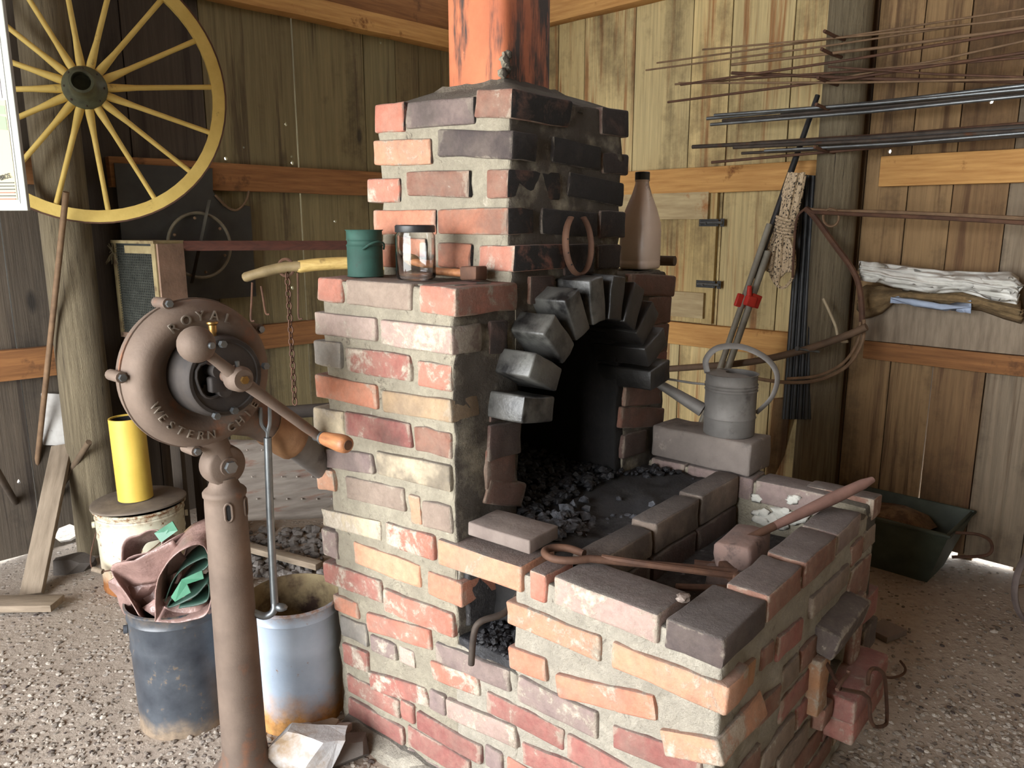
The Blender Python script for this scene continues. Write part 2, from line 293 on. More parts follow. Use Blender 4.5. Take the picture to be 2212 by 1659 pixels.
# ---------------------------------------------------------------- mesh building
class MB:
    def __init__(s): s.v = []; s.f = []
    def add(s, vs, fs, mat=None):
        b = len(s.v); s.v += [tuple(mat @ Vector(p)) if mat else tuple(p) for p in vs]; s.f += [tuple(b+i for i in f) for f in fs]; return s
    def box(s, lo, hi, mat=None):
        x0, y0, z0 = lo; x1, y1, z1 = hi
        return s.add([(x0,y0,z0),(x1,y0,z0),(x1,y1,z0),(x0,y1,z0),(x0,y0,z1),(x1,y0,z1),(x1,y1,z1),(x0,y1,z1)],
                     [(3,2,1,0),(4,5,6,7),(0,1,5,4),(1,2,6,5),(2,3,7,6),(3,0,4,7)], mat)
    def tube(s, pts, r, seg=8, closed=False, mat=None, flat=None):
        pts = [Vector(p) for p in pts]; n = len(pts); rs = r if isinstance(r, (list, tuple)) else [r]*n
        T = []
        for i in range(n):
            a = pts[(i-1) % n] if (closed or i > 0) else pts[0]; b = pts[(i+1) % n] if (closed or i < n-1) else pts[-1]
            T.append((b-a).normalized())
        up = Vector((0, 0, 1)) if abs(T[0].z) < .9 else Vector((1, 0, 0))
        X = T[0].cross(up).normalized(); vs = []
        for i in range(n):
            X = (X-T[i]*X.dot(T[i])).normalized(); Y = T[i].cross(X)
            for k in range(seg):
                a = 2*math.pi*k/seg; ky = flat if flat else 1
                vs.append(pts[i]+(X*math.cos(a)+Y*math.sin(a)*ky)*rs[i])
        fs = []
        for i in range(n if closed else n-1):
            j = (i+1) % n
            for k in range(seg):
                k2 = (k+1) % seg; fs.append((i*seg+k, i*seg+k2, j*seg+k2, j*seg+k))
        if not closed: fs += [tuple(range(seg))[::-1], tuple((n-1)*seg+k for k in range(seg))]
        return s.add(vs, fs, mat)
    def lathe(s, prof, seg=32, mat=None, cap0=True, cap1=True, a0=0, a1=2*math.pi):
        full = abs(a1-a0-2*math.pi) < 1e-6; m = seg if full else seg+1; vs = []; fs = []
        for r, z in prof:
            for k in range(m):
                a = a0+(a1-a0)*k/seg; vs.append((r*math.cos(a), r*math.sin(a), z))
        for i in range(len(prof)-1):
            for k in range(seg):
                k2 = (k+1) % m; fs.append((i*m+k, i*m+k2, (i+1)*m+k2, (i+1)*m+k))
        if full:
            if cap0: fs.append(tuple(range(m))[::-1])
            if cap1: fs.append(tuple((len(prof)-1)*m+k for k in range(m)))
        return s.add(vs, fs, mat)
    def prism(s, poly, z0, z1, mat=None):
        n = len(poly); vs = [(x, y, z0) for x, y in poly]+[(x, y, z1) for x, y in poly]
        return s.add(vs, [tuple(range(n))[::-1], tuple(range(n, 2*n))]+[(i, (i+1) % n, n+(i+1) % n, n+i) for i in range(n)], mat)
    def lump(s, c, r, seed=0, sub=1, rough=.35, squash=(1, 1, 1)):
        V, Fc = ICO[sub]; c = Vector(c)
        o = Vector((seed*3.1, seed*1.7, seed*.9))
        vs = []
        for p in V:
            k = 1+rough*noise.noise(p*1.6+o)+rough*.5*noise.noise(p*4+o)
            vs.append(c+Vector((p.x*squash[0], p.y*squash[1], p.z*squash[2]))*r*k)
        return s.add(vs, Fc)
    def mesh(s, name):
        m = bpy.data.meshes.new(name); m.from_pydata([tuple(p) for p in s.v], [], s.f); m.validate(); m.update(); return m
    def obj(s, name, mat, parent=None, smooth=False, angle=40, loc=None):
        me = s.mesh(name); return link(name, me, mat, parent, smooth, angle, loc)
def _ico(sub):
    bm = bmesh.new(); bmesh.ops.create_icosphere(bm, subdivisions=sub, radius=1)
    bm.verts.ensure_lookup_table(); r = ([v.co.copy() for v in bm.verts], [tuple(v.index for v in f.verts) for f in bm.faces]); bm.free(); return r
ICO = {1: _ico(1), 2: _ico(2), 3: _ico(3)}
def link(name, me, mat, parent=None, smooth=False, angle=40, loc=None):
    o = bpy.data.objects.new(name, me); COL.objects.link(o)
    if mat and not me.materials: me.materials.append(mat)
    if parent: o.parent = parent
    if loc is not None: o.location = loc
    if smooth:
        me.shade_smooth()
        if angle < 180: me.set_sharp_from_angle(angle=math.radians(angle))
    return o
def tag(o, label, cat, group=None):
    o['label'] = label; o['category'] = cat
    if group: o['group'] = group
    return o
def thing(name, label, cat, loc=(0, 0, 0), rz_=0, group=None):
    o = bpy.data.objects.new(name, None); COL.objects.link(o); o.empty_display_size = .1
    o.location = loc; o.rotation_euler = (0, 0, rz_); return tag(o, label, cat, group)
def struct(name, loc=(0, 0, 0), rz_=0):
    o = bpy.data.objects.new(name, None); COL.objects.link(o); o.location = loc; o.rotation_euler = (0, 0, rz_); o['kind'] = 'structure'; return o
def lerp(a, b, t): return a+(b-a)*t
def arc(c, r, a0, a1, n, ax=(1, 0, 0), ay=(0, 0, 1)):
    c = Vector(c); ax = Vector(ax); ay = Vector(ay)
    return [c+ax*r*math.cos(lerp(a0, a1, i/(n-1)))+ay*r*math.sin(lerp(a0, a1, i/(n-1))) for i in range(n)]
def smoothpath(pts, k=6):
    pts = [Vector(p) for p in pts]; out = []
    for i in range(len(pts)-1):
        p0 = pts[max(i-1, 0)]; p1 = pts[i]; p2 = pts[i+1]; p3 = pts[min(i+2, len(pts)-1)]
        for j in range(k):
            t = j/k; out.append(.5*((2*p1)+(p2-p0)*t+(2*p0-5*p1+4*p2-p3)*t*t+(3*p1-p0-3*p2+p3)*t**3))
    return out+[pts[-1]]
def align(p, d, up=(0, 0, 1)):          # matrix whose local Z points along d at p
    d = Vector(d).normalized(); q = d.to_track_quat('Z', 'Y'); return Matrix.Translation(Vector(p)) @ q.to_matrix().to_4x4()
def gridbox(h, cell=None, r=.006, seed=0, amp=.002, nf=18, coords=None):
    """rounded, uneven block with half sizes h"""
    ax = []
    for k in range(3):
        hh = h[k]; rr_ = min(r, hh*.45)
        if cell: m = max(1, int(round(2*(hh-rr_)/cell)))
        else: m = 3 if hh > .06 else (2 if hh > .03 else 1)
        ax.append([-hh]+[lerp(-hh+rr_, hh-rr_, i/m) for i in range(m+1)]+[hh])
    idx = {}; vs = []; fs = []; off = Vector((seed*1.37+5, seed*2.11, seed*.73))
    n = [len(a) for a in ax]
    def V(i, j, k):
        key = (i, j, k)
        if key not in idx:
            p = Vector((ax[0][i], ax[1][j], ax[2][k]))
            q = Vector([max(-h[m]+min(r, h[m]*.45), min(h[m]-min(r, h[m]*.45), p[m])) for m in range(3)])
            d = p-q
            if d.length > 1e-9: p = q+d.normalized()*min(r, min(h)*.45)
            p = p+noise.noise_vector((p+off)*nf)*amp*1.6+noise.noise_vector((p+off)*nf*3.2)*amp*.7
            idx[key] = len(vs); vs.append(p)
        return idx[key]
    for (a, b, c) in ((0, 1, 2), (1, 2, 0), (2, 0, 1)):
        for side in (0, n[c]-1):
            for i in range(n[a]-1):
                for j in range(n[b]-1):
                    q = []
                    for (ii, jj) in ((i, j), (i+1, j), (i+1, j+1), (i, j+1)):
                        t = [0, 0, 0]; t[a] = ii; t[b] = jj; t[c] = side; q.append(V(*t))
                    fs.append(tuple(q) if side else tuple(q[::-1]))
    return vs, fs
def text_mesh(s, size, depth, bevel=0):
    c = bpy.data.curves.new('lettering', 'FONT'); c.body = s; c.size = size; c.extrude = depth; c.align_x = 'CENTER'; c.align_y = 'CENTER'; c.resolution_u = 3
    o = bpy.data.objects.new('tmp', c); COL.objects.link(o); bpy.context.view_layer.update()
    me = bpy.data.meshes.new_from_object(o.evaluated_get(bpy.context.evaluated_depsgraph_get()))
    bpy.data.objects.remove(o); bpy.data.curves.remove(c); me.materials.clear(); return me

# ================================================================ SETTING
room = dict(loc=(RC[0], RC[1], 0), rz_=ROOM_ROT)
# ---- ground
def ground():
    n = 110; S = 11.0; mb = MB(); vs = []; fs = []
    for j in range(n+1):
        for i in range(n+1):
            x = -S/2-.2+S*i/n; y = -2.5+S*j/n
            z = .03*noise.noise(Vector((x*.8, y*.8, 0)))+.012*noise.noise(Vector((x*4, y*4, 3)))-.012
            vs.append((x, y, z))
    for j in range(n):
        for i in range(n): fs.append((j*(n+1)+i, j*(n+1)+i+1, (j+1)*(n+1)+i+1, (j+1)*(n+1)+i))
    mb.add(vs, fs); o = mb.obj('floor', GROUND, smooth=True, angle=180); o['kind'] = 'structure'
    # sunlit yard beyond the walls
    mb = MB(); mb.add([(-40, -30, -.08), (40, -30, -.08), (40, 60, -.08), (-40, 60, -.08)], [(0, 1, 2, 3)])
    o = mb.obj('ground_outside', M('yard_grass', rgb(150, 158, 110), rgb(176, 170, 140), 2, .95, bump=0)); o['kind'] = 'structure'
ground()
def gh(x, y): return .03*noise.noise(Vector((x*.8, y*.8, 0)))+.012*noise.noise(Vector((x*4, y*4, 3)))-.012

def plank(parent, ax, a0, a1, z0, z1, mat, off=0.0, th=.024, holes=(), name='plank', skew=0.0):
    """vertical board; ax='L' lies in the left wall plane (local y = 0), 'R' in the right wall plane"""
    w = a1-a0; ca = (a0+a1)/2; cz = (z0+z1)/2
    bm = bmesh.new(); loops = []
    rng = random.Random(int(ca*9973)+int(z0*77))
    out = []
    for t in range(6): out.append((-w/2+rng.uniform(-.0015, .0015), lerp(z0-cz, z1-cz, t/5)))
    for t in range(6): out.append((w/2+rng.uniform(-.0015, .0015), lerp(z1-cz, z0-cz, t/5)))
    def loop(pts):
        vs = [bm.verts.new((x, 0, z)) for x, z in pts]
        return [bm.edges.new((vs[i], vs[(i+1) % len(vs)])) for i in range(len(vs))]
    es = loop(out)
    for (hx, hz, hr, hk) in holes:
        es += loop([(hx-ca+hr*math.cos(a)*(.8+.4*rng.random()), hz-cz+hk*hr*math.sin(a)*(.8+.4*rng.random())) for a in [2*math.pi*i/7 for i in range(7)]])
    bmesh.ops.triangle_fill(bm, use_beauty=True, use_dissolve=False, edges=es)
    fs = list(bm.faces); r = bmesh.ops.extrude_face_region(bm, geom=fs)
    for v in r['geom']:
        if isinstance(v, bmesh.types.BMVert): v.co.y += th
    bmesh.ops.recalc_face_normals(bm, faces=bm.faces)
    if ax == 'R': bm.transform(Matrix(((0, 1, 0, 0), (1, 0, 0, 0), (0, 0, 1, 0), (0, 0, 0, 1)))); bmesh.ops.recalc_face_normals(bm, faces=bm.faces)
    me = bpy.data.meshes.new(name); bm.to_mesh(me); bm.free(); me.materials.append(mat)
    o = bpy.data.objects.new(name, me); COL.objects.link(o); o.parent = parent
    tilt = rng.uniform(-.004, .004)
    if ax == 'L': o.location = (ca, off-th, cz); o.rotation_euler = (tilt*.3, 0, tilt)
    else: o.location = (off-th, ca, cz); o.rotation_euler = (0, tilt*.3, tilt)
    return o
wl = struct('wall_left', **room); wr = struct('wall_right', **room)
# knot holes seen in the photograph, as (along, height)
HL = [rl(*q) for q in [(477, 213), (482, 232), (467, 294), (527, 318), (618, 268), (630, 338), (632, 352), (88, 492), (638, 740), (724, 478), (488, 342), (822, 92), (632, 622), (41, 1041)]]
SL = [-.03, .2, .39, .583, .772, 1.014, 1.496, 2.03, 2.42, 2.72, 3.02, 3.3, 3.62, 3.9, 4.25, 4.6, 4.95, 5.3, 5.65, 6.0, 6.3]
for a, b in zip(SL, SL[1:]):
    g = .004 if not (abs(b-1.496) < .01) else .007
    z0 = -.06
    if 3.0 < a < 3.35: z0 = .0
    hs = [(x, z, random.uniform(.006, .010), random.uniform(1, 1.8)) for x, _, z in HL if a+.012 < x < b-.012]
    if 2.7 < a < 2.75: hs.append((rl(146, 1154)[0], rl(146, 1154)[2], .062, .75))
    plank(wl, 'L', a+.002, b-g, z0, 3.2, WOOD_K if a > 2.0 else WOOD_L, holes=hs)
for b in SL[1:-1]:
    if abs(b-1.496) < .01 or abs(b-3.02) < .01: continue
    mb = MB(); mb.box((b-.03, -.05, -.06), (b+.03, -.027, 3.2)); mb.obj('seam_light_stop', WOOD_D, wl)  # unseen outer strip added to keep daylight out of the seam
HR = [rr(*q) for q in [(1557, 408), (1921, 327), (2141, 219), (1828, 100)]]
SR = [.0, .22, .45, .69, .905, 1.284, 1.668, 1.905, 2.252, 2.432, 2.66, 2.86, 3.05, 3.27, 3.5, 3.74, 4.0, 4.3, 4.6, 4.9, 5.2, 5.5, 5.8, 6.2]
for a, b in zip(SR, SR[1:]):
    z0 = .02 if 2.8 < a < 3.4 else -.06
    g = .004 + (.004 if abs(b-2.432) < .01 else 0)
    hs = [(y, z, random.uniform(.007, .011), 1.1) for _, y, z in HR if a+.012 < y < b-.012]
    m = WOOD_R if b < 2.6 else WOOD_D
    if b < 2.6 or True:
        plank(wr, 'R', a+.002, b-g, z0, 3.25, m if a < 3.2 else WOOD_GR, holes=hs)
for b in SR[1:-1]:
    z0 = 1.2 if abs(b-3.05) < .01 else (-.06 if abs(b-2.432) > .01 else None)
    if z0 is None: continue
    mb = MB(); mb.box((-.05, b-.03, z0), (-.027, b+.03, 3.25)); mb.obj('seam_light_stop', WOOD_D, wr)  # added behind the boards, out of view, so the seam stays dark
# rails, plates
def rail(name, ax, a0, a1, z0, z1, mat, th=.05, off=.001):
    mb = MB(); vs, fs = gridbox(((a1-a0)/2, th/2, (z1-z0)/2) if ax == 'L' else (th/2, (a1-a0)/2, (z1-z0)/2), cell=.25, r=.004, amp=.003, nf=4, seed=a0)
    mb.add(vs, fs); c = ((a0+a1)/2, off+th/2, (z0+z1)/2) if ax == 'L' else (off+th/2, (a0+a1)/2, (z0+z1)/2)
    o = mb.obj(name, mat, smooth=True, angle=35)
    q = RW(*c); o.location = q; o.rotation_euler = (0, 0, ROOM_ROT); o['kind'] = 'structure'; return o
rail('trim_1', 'L', .06, 2.55, 1.74, 1.885, WOOD_RAILD)
rail('trim_2', 'L', 2.72, 6.2, 1.74, 1.885, WOOD_RAILD)
rail('trim_3', 'L', .06, 2.55, .86, 1.0, WOOD_RAILD)
rail('trim_4', 'L', 2.72, 6.2, .86, 1.0, WOOD_RAILD)
rail('trim_5', 'R', .06, 2.44, 1.735, 1.875, WOOD_RAIL)
rail('trim_6', 'R', 2.74, 6.1, 1.735, 1.875, WOOD_RAIL)
rail('trim_7', 'R', .06, 2.44, .87, 1.0, WOOD_RAIL)
rail('trim_8', 'R', 2.74, 6.1, .91, 1.0, WOOD_RAILD)
rail('trim_9', 'L', .06, 6.2, 2.69, 2.80, WOOD_RAIL, th=.10)
rail('trim_10', 'L', .06, 6.2, 2.81, 3.19, WOOD_RAILD, th=.05)
rail('trim_11', 'R', .12, 6.1, 2.80, 2.95, WOOD_RAIL, th=.09)
# pale board standing on the lower rail behind the sacks
_b = rail('trim_12', 'R', 2.72, 4.6, 1.005, 1.20, WOOD_G, th=.03, off=.03)
# roof: boards on rafters, lean-to rising from the left wall
ce = struct('ceiling', **room)
for i in range(22):
    a = i*.3-.1; sl = .22
    mb = MB(); mb.box((a+.003, -.1, -.012), (a+.297, 6.45, .012))
    o = mb.obj('roof_board', WOOD_RAILD, ce); o.location = (0, 0, 3.42); o.rotation_euler = (math.atan(.06), 0, 0)
for i in range(6):
    mb = MB(); mb.box((-.025, -.08, -.07), (.025, 6.4, .07)); o = mb.obj('rafter', WOOD_RAILD, ce); o.location = (.5+i*1.1, 0, 3.335); o.rotation_euler = (math.atan(.06), 0, 0)
# side of the shed behind the camera's right
wf = struct('wall_front', **room)
for i in range(24):
    mb = MB(); mb.box((-.128, -.012, 0), (.128, .012, 3.7)); o = mb.obj('plank', WOOD_L, wf); o.location = (.13+i*.262, 6.25, 0)
# the doorway side: boards either side of and above the wide opening
wd_ = struct('wall_door', **room)
for i in range(24):
    y = .13+i*.262; z0 = 0 if (y < .9 or y > 4.1) else 2.75
    mb = MB(); mb.box((-.012, -.128, z0), (.012, .128, 3.7)); o = mb.obj('plank', WOOD_L, wd_); o.location = (6.32, y, 0)
# round posts carrying the walls
def post(name, x, y, r, h, parent, mat, lean=(0, 0), taper=1.0):
    mb = MB(); seg = 20; vs = []; fs = []; n = 14
    for i in range(n+1):
        z = h*i/n
        for k in range(seg):
            a = 2*math.pi*k/seg; rr_ = r*lerp(taper, 1/taper, i/n)*(1+.07*noise.noise(Vector((math.cos(a)*1.5, math.sin(a)*1.5, z*.5+x)))+.03*noise.noise(Vector((math.cos(a)*6, math.sin(a)*6, z*.2))))
            vs.append((rr_*math.cos(a)+lean[0]*z, rr_*math.sin(a)+lean[1]*z, z))
    for i in range(n):
        for k in range(seg): fs.append((i*seg+k, i*seg+(k+1) % seg, (i+1)*seg+(k+1) % seg, (i+1)*seg+k))
    fs.append(tuple(range(seg))[::-1]); fs.append(tuple(n*seg+k for k in range(seg)))
    mb.add(vs, fs); o = mb.obj(name, mat, parent, smooth=True, angle=60); o.location = (x, y, -.02); return o
q1 = rl(195, 600, .17)
post('post', 2.80, .16, .105, 3.2, wl, WOOD_POST, taper=1.06)
post('post', .125, 2.575, .1, 2.8, wr, WOOD_POST, taper=1.04)
# small dormer door with two battens in the right wall
dr = struct('door_1', **room)
_dx0, _dx1 = rr(1352, 500)[1]-.62, rr(1553, 500)[1]
zt = rr(1450, 410)[2]; zb = rr(1450, 690)[2]
for k, (f0, f1) in enumerate(((0, .34), (.34, .68), (.68, 1.0))):
    a = lerp(_dx0, _dx1, f0)+.002; b = lerp(_dx0, _dx1, f1)-.002
    plank(dr, 'R', a, b, zb, zt, WOOD_R, off=.030, th=.026)
for (y0, y1) in ((418, 474), (627, 680)):
    z1 = rr(1450, y0)[2]; z0 = rr(1450, y1)[2]; b = rr(1540, 450)[1]
    mb = MB(); mb.box((.032, _dx0+.05, z0), (.055, b, z1)); mb.obj('batten', M('pale_batten', rgb(186, 168, 130), rgb(150, 130, 96), 6, .9, stretch=(6, .6, 6), bump=.4, spot=(rgb(150, 96, 52), 5, .6, .72)), dr)
for (px, py) in ((1536, 481), (1529, 614)):
    _, y, z = rr(px, py, .035); bo = MB(); bo.box((.0305, y-.075, z-.02), (.036, y+.045, z+.02)); bo.box((.0305, y+.058, z-.022), (.036, y+.08, z+.022))
    o = bo.obj('bolt_latch', BLACKP, dr); mb = MB(); mb.tube([(.045, y-.06, z), (.045, y+.075, z)], .008, 8); mb.tube([(.045, y-.02, z), (.062, y-.02, z-.006)], .005, 6)
    mb.obj('bolt', STEEL, o)
    for (dy, dz) in ((-.065, .013), (-.065, -.013), (.035, .013), (.035, -.013), (.069, .014), (.069, -.014)):
        mb = MB(); mb.lump((.037, y+dy, z+dz), .0042, sub=1, rough=0); mb.obj('screw', STEEL, o)

# ================================================================ THE BRICK FORGE (local x = v, y = u)
ZH, ZL, ZC = .763, 1.410, 1.90
UC, UE, VW = .735, 1.268, 1.055
V0, V1 = .212, .742                                             # chimney stack
forge = thing('brick_forge', 'large brick blacksmith forge with sooty arch and square chimney stack', 'forge', (N[0], N[1], 0), TH)
PAL = dict(or_=(214, 124, 78), ro=(200, 112, 80), re=(178, 100, 82), dr=(166, 90, 78), pk=(198, 164, 150), mv=(150, 126, 120), br=(156, 134, 116), cr=(222, 202, 164),
           gy=(156, 150, 140), tn=(190, 156, 112), db=(104, 74, 64), bk=(52, 44, 42), pe=(220, 150, 104), dk=(92, 78, 76), rb=(150, 96, 72), ob=(196, 132, 72), pr=(206, 176, 160))
Z6 = (660, 560, 2.765); Z7 = (680, 1060, 2.77); Z8 = (960, 900, 2.963); Z21 = (1200, 1000, 2.517); ZCh = (680, 0, 2.592); ZF = (1500, 1280, 4.378); Z22 = (1040, 540, 3.318)
def vp(view, x, y): return view[0]+x/view[2], view[1]+y/view[2]
bseed = [0]; FACES = dict(A=[(.55, .72, .49, .68)], B=[], CL=[], CF=[], KF=[])
def brick(v0, v1, u0, u1, z0, z1, col, smear=.3, soot=0., grime=.5, stain=0., parent=None, name='brick', r=.007, amp=.0024):
    bseed[0] += 1; sd = bseed[0]
    h = (abs(v1-v0)/2, abs(u1-u0)/2, abs(z1-z0)/2); mb = MB(); vs, fs = gridbox(h, r=r, seed=sd, amp=amp, nf=22); mb.add(vs, fs)
    o = mb.obj(name, BRICK, parent or forge, smooth=True, angle=50); o.location = ((v0+v1)/2, (u0+u1)/2, (z0+z1)/2)
    rg = random.Random(sd); c = PAL[col]; k = rg.uniform(.95, 1.05)
    o.color = (*[x*.74 for x in rgb(*[min(255, x*k) for x in c])], smear)
    o['soot'] = float(soot); o['grime'] = float(grime); o['stain'] = float(stain)
    return o
def slopeA(x, y):
    X0 = float(np.interp(y, [620, 900, 1030, 1190, 1348, 1480, 1550], [880, 1590, 2000, 1500, 1350, 1138, 1000]))
    X0 = lerp(X0, 900, max(0, min(1, (x-920)/200)))
    return (y-489)/(x+X0)
def slopeC(x, y): return .6*(y-489)/(x+886)
def slopeF(x, y): return -.75*(y-489)/(2549-x)
def slopeB(x, y): return -.85*(y-489)/(2549-x)
def quad(view, x0, y0, x1, y1, sl, unit):
    (xa, ya), (xb, yb) = vp(view, x0, y0), vp(view, x1, y1); xm, ym = (xa+xb)/2, (ya+yb)/2
    s = sl(xm, ym); h = (yb-ya)-s*(xb-xa); k = unit(xm, ym)
    if xb-xa > 70: h = max(.060*k, min(.070*k, h)); s = ((yb-ya)-h)/(xb-xa)
    else: h = max(.054*k, h)
    return (xa, ym-s*(xb-xa)/2), (xb, ym+s*(xb-xa)/2), (xm, ym-h/2), (xm, ym+h/2)
def faceA(view, x0, y0, x1, y1, col, smear=.3, d=.1, soot=.3, stain=0., grime=.6, v=0.0, reg='A'):
    l, r, t, b_ = quad(view, x0, y0, x1, y1, slopeA if reg == 'A' else slopeC, lambda x, y: 10/(fv(x, y-5, v)[2]-fv(x, y+5, v)[2]))
    _, ua, za = fv(*l, v); _, ub, zb = fv(*r, v); h = fv(*t, v)[2]-fv(*b_, v)[2]
    p = random.Random(int(x0*7+y0)).uniform(-.008, -.002); L = math.hypot(ua-ub, za-zb); uc, zc = (ua+ub)/2, (za+zb)/2
    FACES[reg].append((ub, ua, min(za, zb)-h/2, max(za, zb)+h/2))
    o = brick(v+p, v+d, uc-L/2, uc+L/2, zc-h/2, zc+h/2, col, smear, soot, grime, stain)
    o.rotation_euler = (math.atan2(za-zb, ua-ub), 0, 0); return o
def faceF(view, x0, y0, x1, y1, col, smear=.3, d=.1, soot=.3, stain=0., grime=.6, u=0.0, reg='B'):
    l, r, t, b_ = quad(view, x0, y0, x1, y1, slopeB if reg == 'B' else slopeF, lambda x, y: 10/(fu(x, y-5, u)[2]-fu(x, y+5, u)[2]))
    va, _, za = fu(*l, u); vb, _, zb = fu(*r, u); h = fu(*t, u)[2]-fu(*b_, u)[2]
    p = random.Random(int(x0*5+y0)).uniform(-.008, -.002); L = math.hypot(vb-va, za-zb); vc, zc = (va+vb)/2, (za+zb)/2
    FACES[reg].append((va, vb, min(za, zb)-h/2, max(za, zb)+h/2))
    o = brick(vc-L/2, vc+L/2, u+p, u+d, zc-h/2, zc+h/2, col, smear, soot, grime, stain)
    o.rotation_euler = (0, -math.atan2(zb-za, vb-va), 0); return o
def fill(reg, a0, a1, z0, z1, make, cols, pitch=.0815, blen=.232, gap=.015, margin=.012, rngseed=3):
    rg = random.Random(rngseed); z = z1; row = 0
    while z-pitch*.8 > z0-.02:
        a = a0-(blen/2 if row % 2 else 0)
        while a < a1:
            b0, b1 = max(a, a0), min(a+blen-gap, a1)
            if b1-b0 > .045:
                # trim against traced bricks
                hit = False
                for (c0, c1, y0, y1) in FACES[reg]:
                    if min(b1, c1)-max(b0, c0) > -margin and min(z, y1)-max(z-pitch+gap, y0) > -.004:
                        if c0 <= b0+.02 and c1 < b1-.07: b0 = c1+margin
                        elif c1 >= b1-.02 and c0 > b0+.07: b1 = c0-margin
                        else: hit = True; break
                if not hit and b1-b0 > .05 and not any(min(b1, c1)-max(b0, c0) > 0 and min(z, y1)-max(z-pitch+gap, y0) > 0 for (c0, c1, y0, y1) in FACES[reg]):
                    make(b0, b1, max(z-pitch+gap, z0+.004), z, rg.choice(cols))
            a += blen
        z -= pitch; row += 1

# --- long side facing the doorway (v = 0): column part
A = faceA
A(Z6, 70, 105, 220, 265, 'ro', .25); A(Z6, 245, 115, 632, 305, 'br', .22); A(Z6, 685, 145, 905, 345, 'ro', .38, d=.23, soot=.5)
A(Z6, 62, 310, 425, 490, 'pr', .45, stain=.25); A(Z6, 455, 350, 890, 575, 'pk', .62, soot=.55)
A(Z6, 55, 480, 212, 650, 'gy', .35); A(Z6, 243, 520, 630, 730, 're', .55); A(Z6, 668, 600, 872, 795, 'ro', .5, d=.22, soot=.5)
A(Z6, 62, 680, 430, 895, 'or_', .35); A(Z6, 460, 780, 880, 975, 'tn', .3, stain=.35, soot=.5)
A(Z6, 55, 880, 235, 1055, 'cr', .45); A(Z6, 240, 905, 635, 1130, 'dr', .4, stain=.55); A(Z6, 650, 990, 870, 1195, 'rb', .3, d=.24, soot=.45)
A(Z6, 55, 1120, 410, 1280, 'mv', .25, stain=.55); A(Z6, 430, 1140, 870, 1385, 'cr', .4, stain=.75, soot=.45)
A(Z6, 72, 1240, 175, 1390, 'pe', .5); A(Z6, 240, 1290, 590, 1510, 'br', .25); A(Z6, 625, 1405, 690, 1590, 'pe', .35); A(Z6, 700, 1435, 875, 1640, 'br', .2, d=.23, soot=.45)
A(Z7, 45, 100, 395, 300, 'cr', .6); A(Z7, 432, 185, 722, 415, 'ro', .6)
A(Z7, 45, 225, 135, 410, 'mv', .5); A(Z7, 232, 300, 630, 585, 'pe', .2); A(Z7, 675, 475, 880, 705, 'or_', .2, d=.22)
A(Z7, 745, 280, 1245, 605, 'pe', .35, d=.13, grime=.9); A(Z7, 1285, 470, 1385, 680, 'ro', .3, d=.11, grime=.9)
A(Z7, 55, 420, 402, 668, 're', .5); A(Z7, 415, 580, 838, 880, 'ro', .45, d=.21)
A(Z7, 112, 620, 260, 770, 'or_', .3); A(Z7, 312, 728, 695, 955, 'ro', .4); A(Z7, 725, 900, 1170, 1205, 'mv', .25, d=.22, grime=.9)
A(Z7, 155, 745, 315, 930, 'gy', .3, stain=.4); A(Z7, 340, 862, 490, 1010, 'mv', .55); A(Z7, 700, 1012, 985, 1230, 'ro', .6); A(Z7, 505, 925, 600, 1060, 'pr', .6)
A(Z7, 172, 905, 320, 1092, 're', .6); A(Z7, 330, 1078, 680, 1290, 're', .68); A(Z7, 688, 1178, 783, 1350, 'mv', .35); A(Z7, 792, 1235, 1215, 1535, 'pk', .5)
A(Z7, 1030, 1195, 1490, 1560, 'dr', .38)
A(Z7, 192, 1092, 505, 1365, 're', .42); A(Z7, 520, 1245, 598, 1400, 're', .3); A(Z7, 615, 1312, 1000, 1640, 'dr', .32)
A(Z7, 205, 1232, 535, 1520, 'dr', .32); A(Z7, 556, 1398, 930, 1740, 'dr', .3)
A(Z7, 1240, 1500, 1662, 1810, 'dr', .32)
# hearth wall
A(Z8, 708, 1012, 1372, 1452, 'pk', .5, d=.13, grime=.9); A(Z21, 597, 842, 915, 1122, 'dk', .12, d=.215, soot=.2, grime=.9)
A(Z8, 402, 1165, 1002, 1572, 'pe', .5, d=.11); A(Z21, 308, 958, 942, 1376, 'pe', .42, d=.1, soot=.1)
A(Z8, 418, 1462, 658, 1690, 'or_', .28, d=.2); A(Z21, 8, 1142, 548, 1400, 'or_', .42); A(Z21, 582, 1442, 905, 1642, 'pe', .55, d=.22, soot=.1)
A(Z21, -201, 1150, 232, 1506, 'mv', .45); A(Z21, 312, 1412, 800, 1740, 'dr', .35)
A(Z21, 62, 1462, 500, 1850, 'dr', .3)
fill('A', .0, 1.235, .0, .62, lambda a, b, z0, z1, c: brick(random.uniform(-.006, -.001), .1, a, b, z0, z1, c, .35), ['dr', 're', 'ro', 'dr', 'mv'])
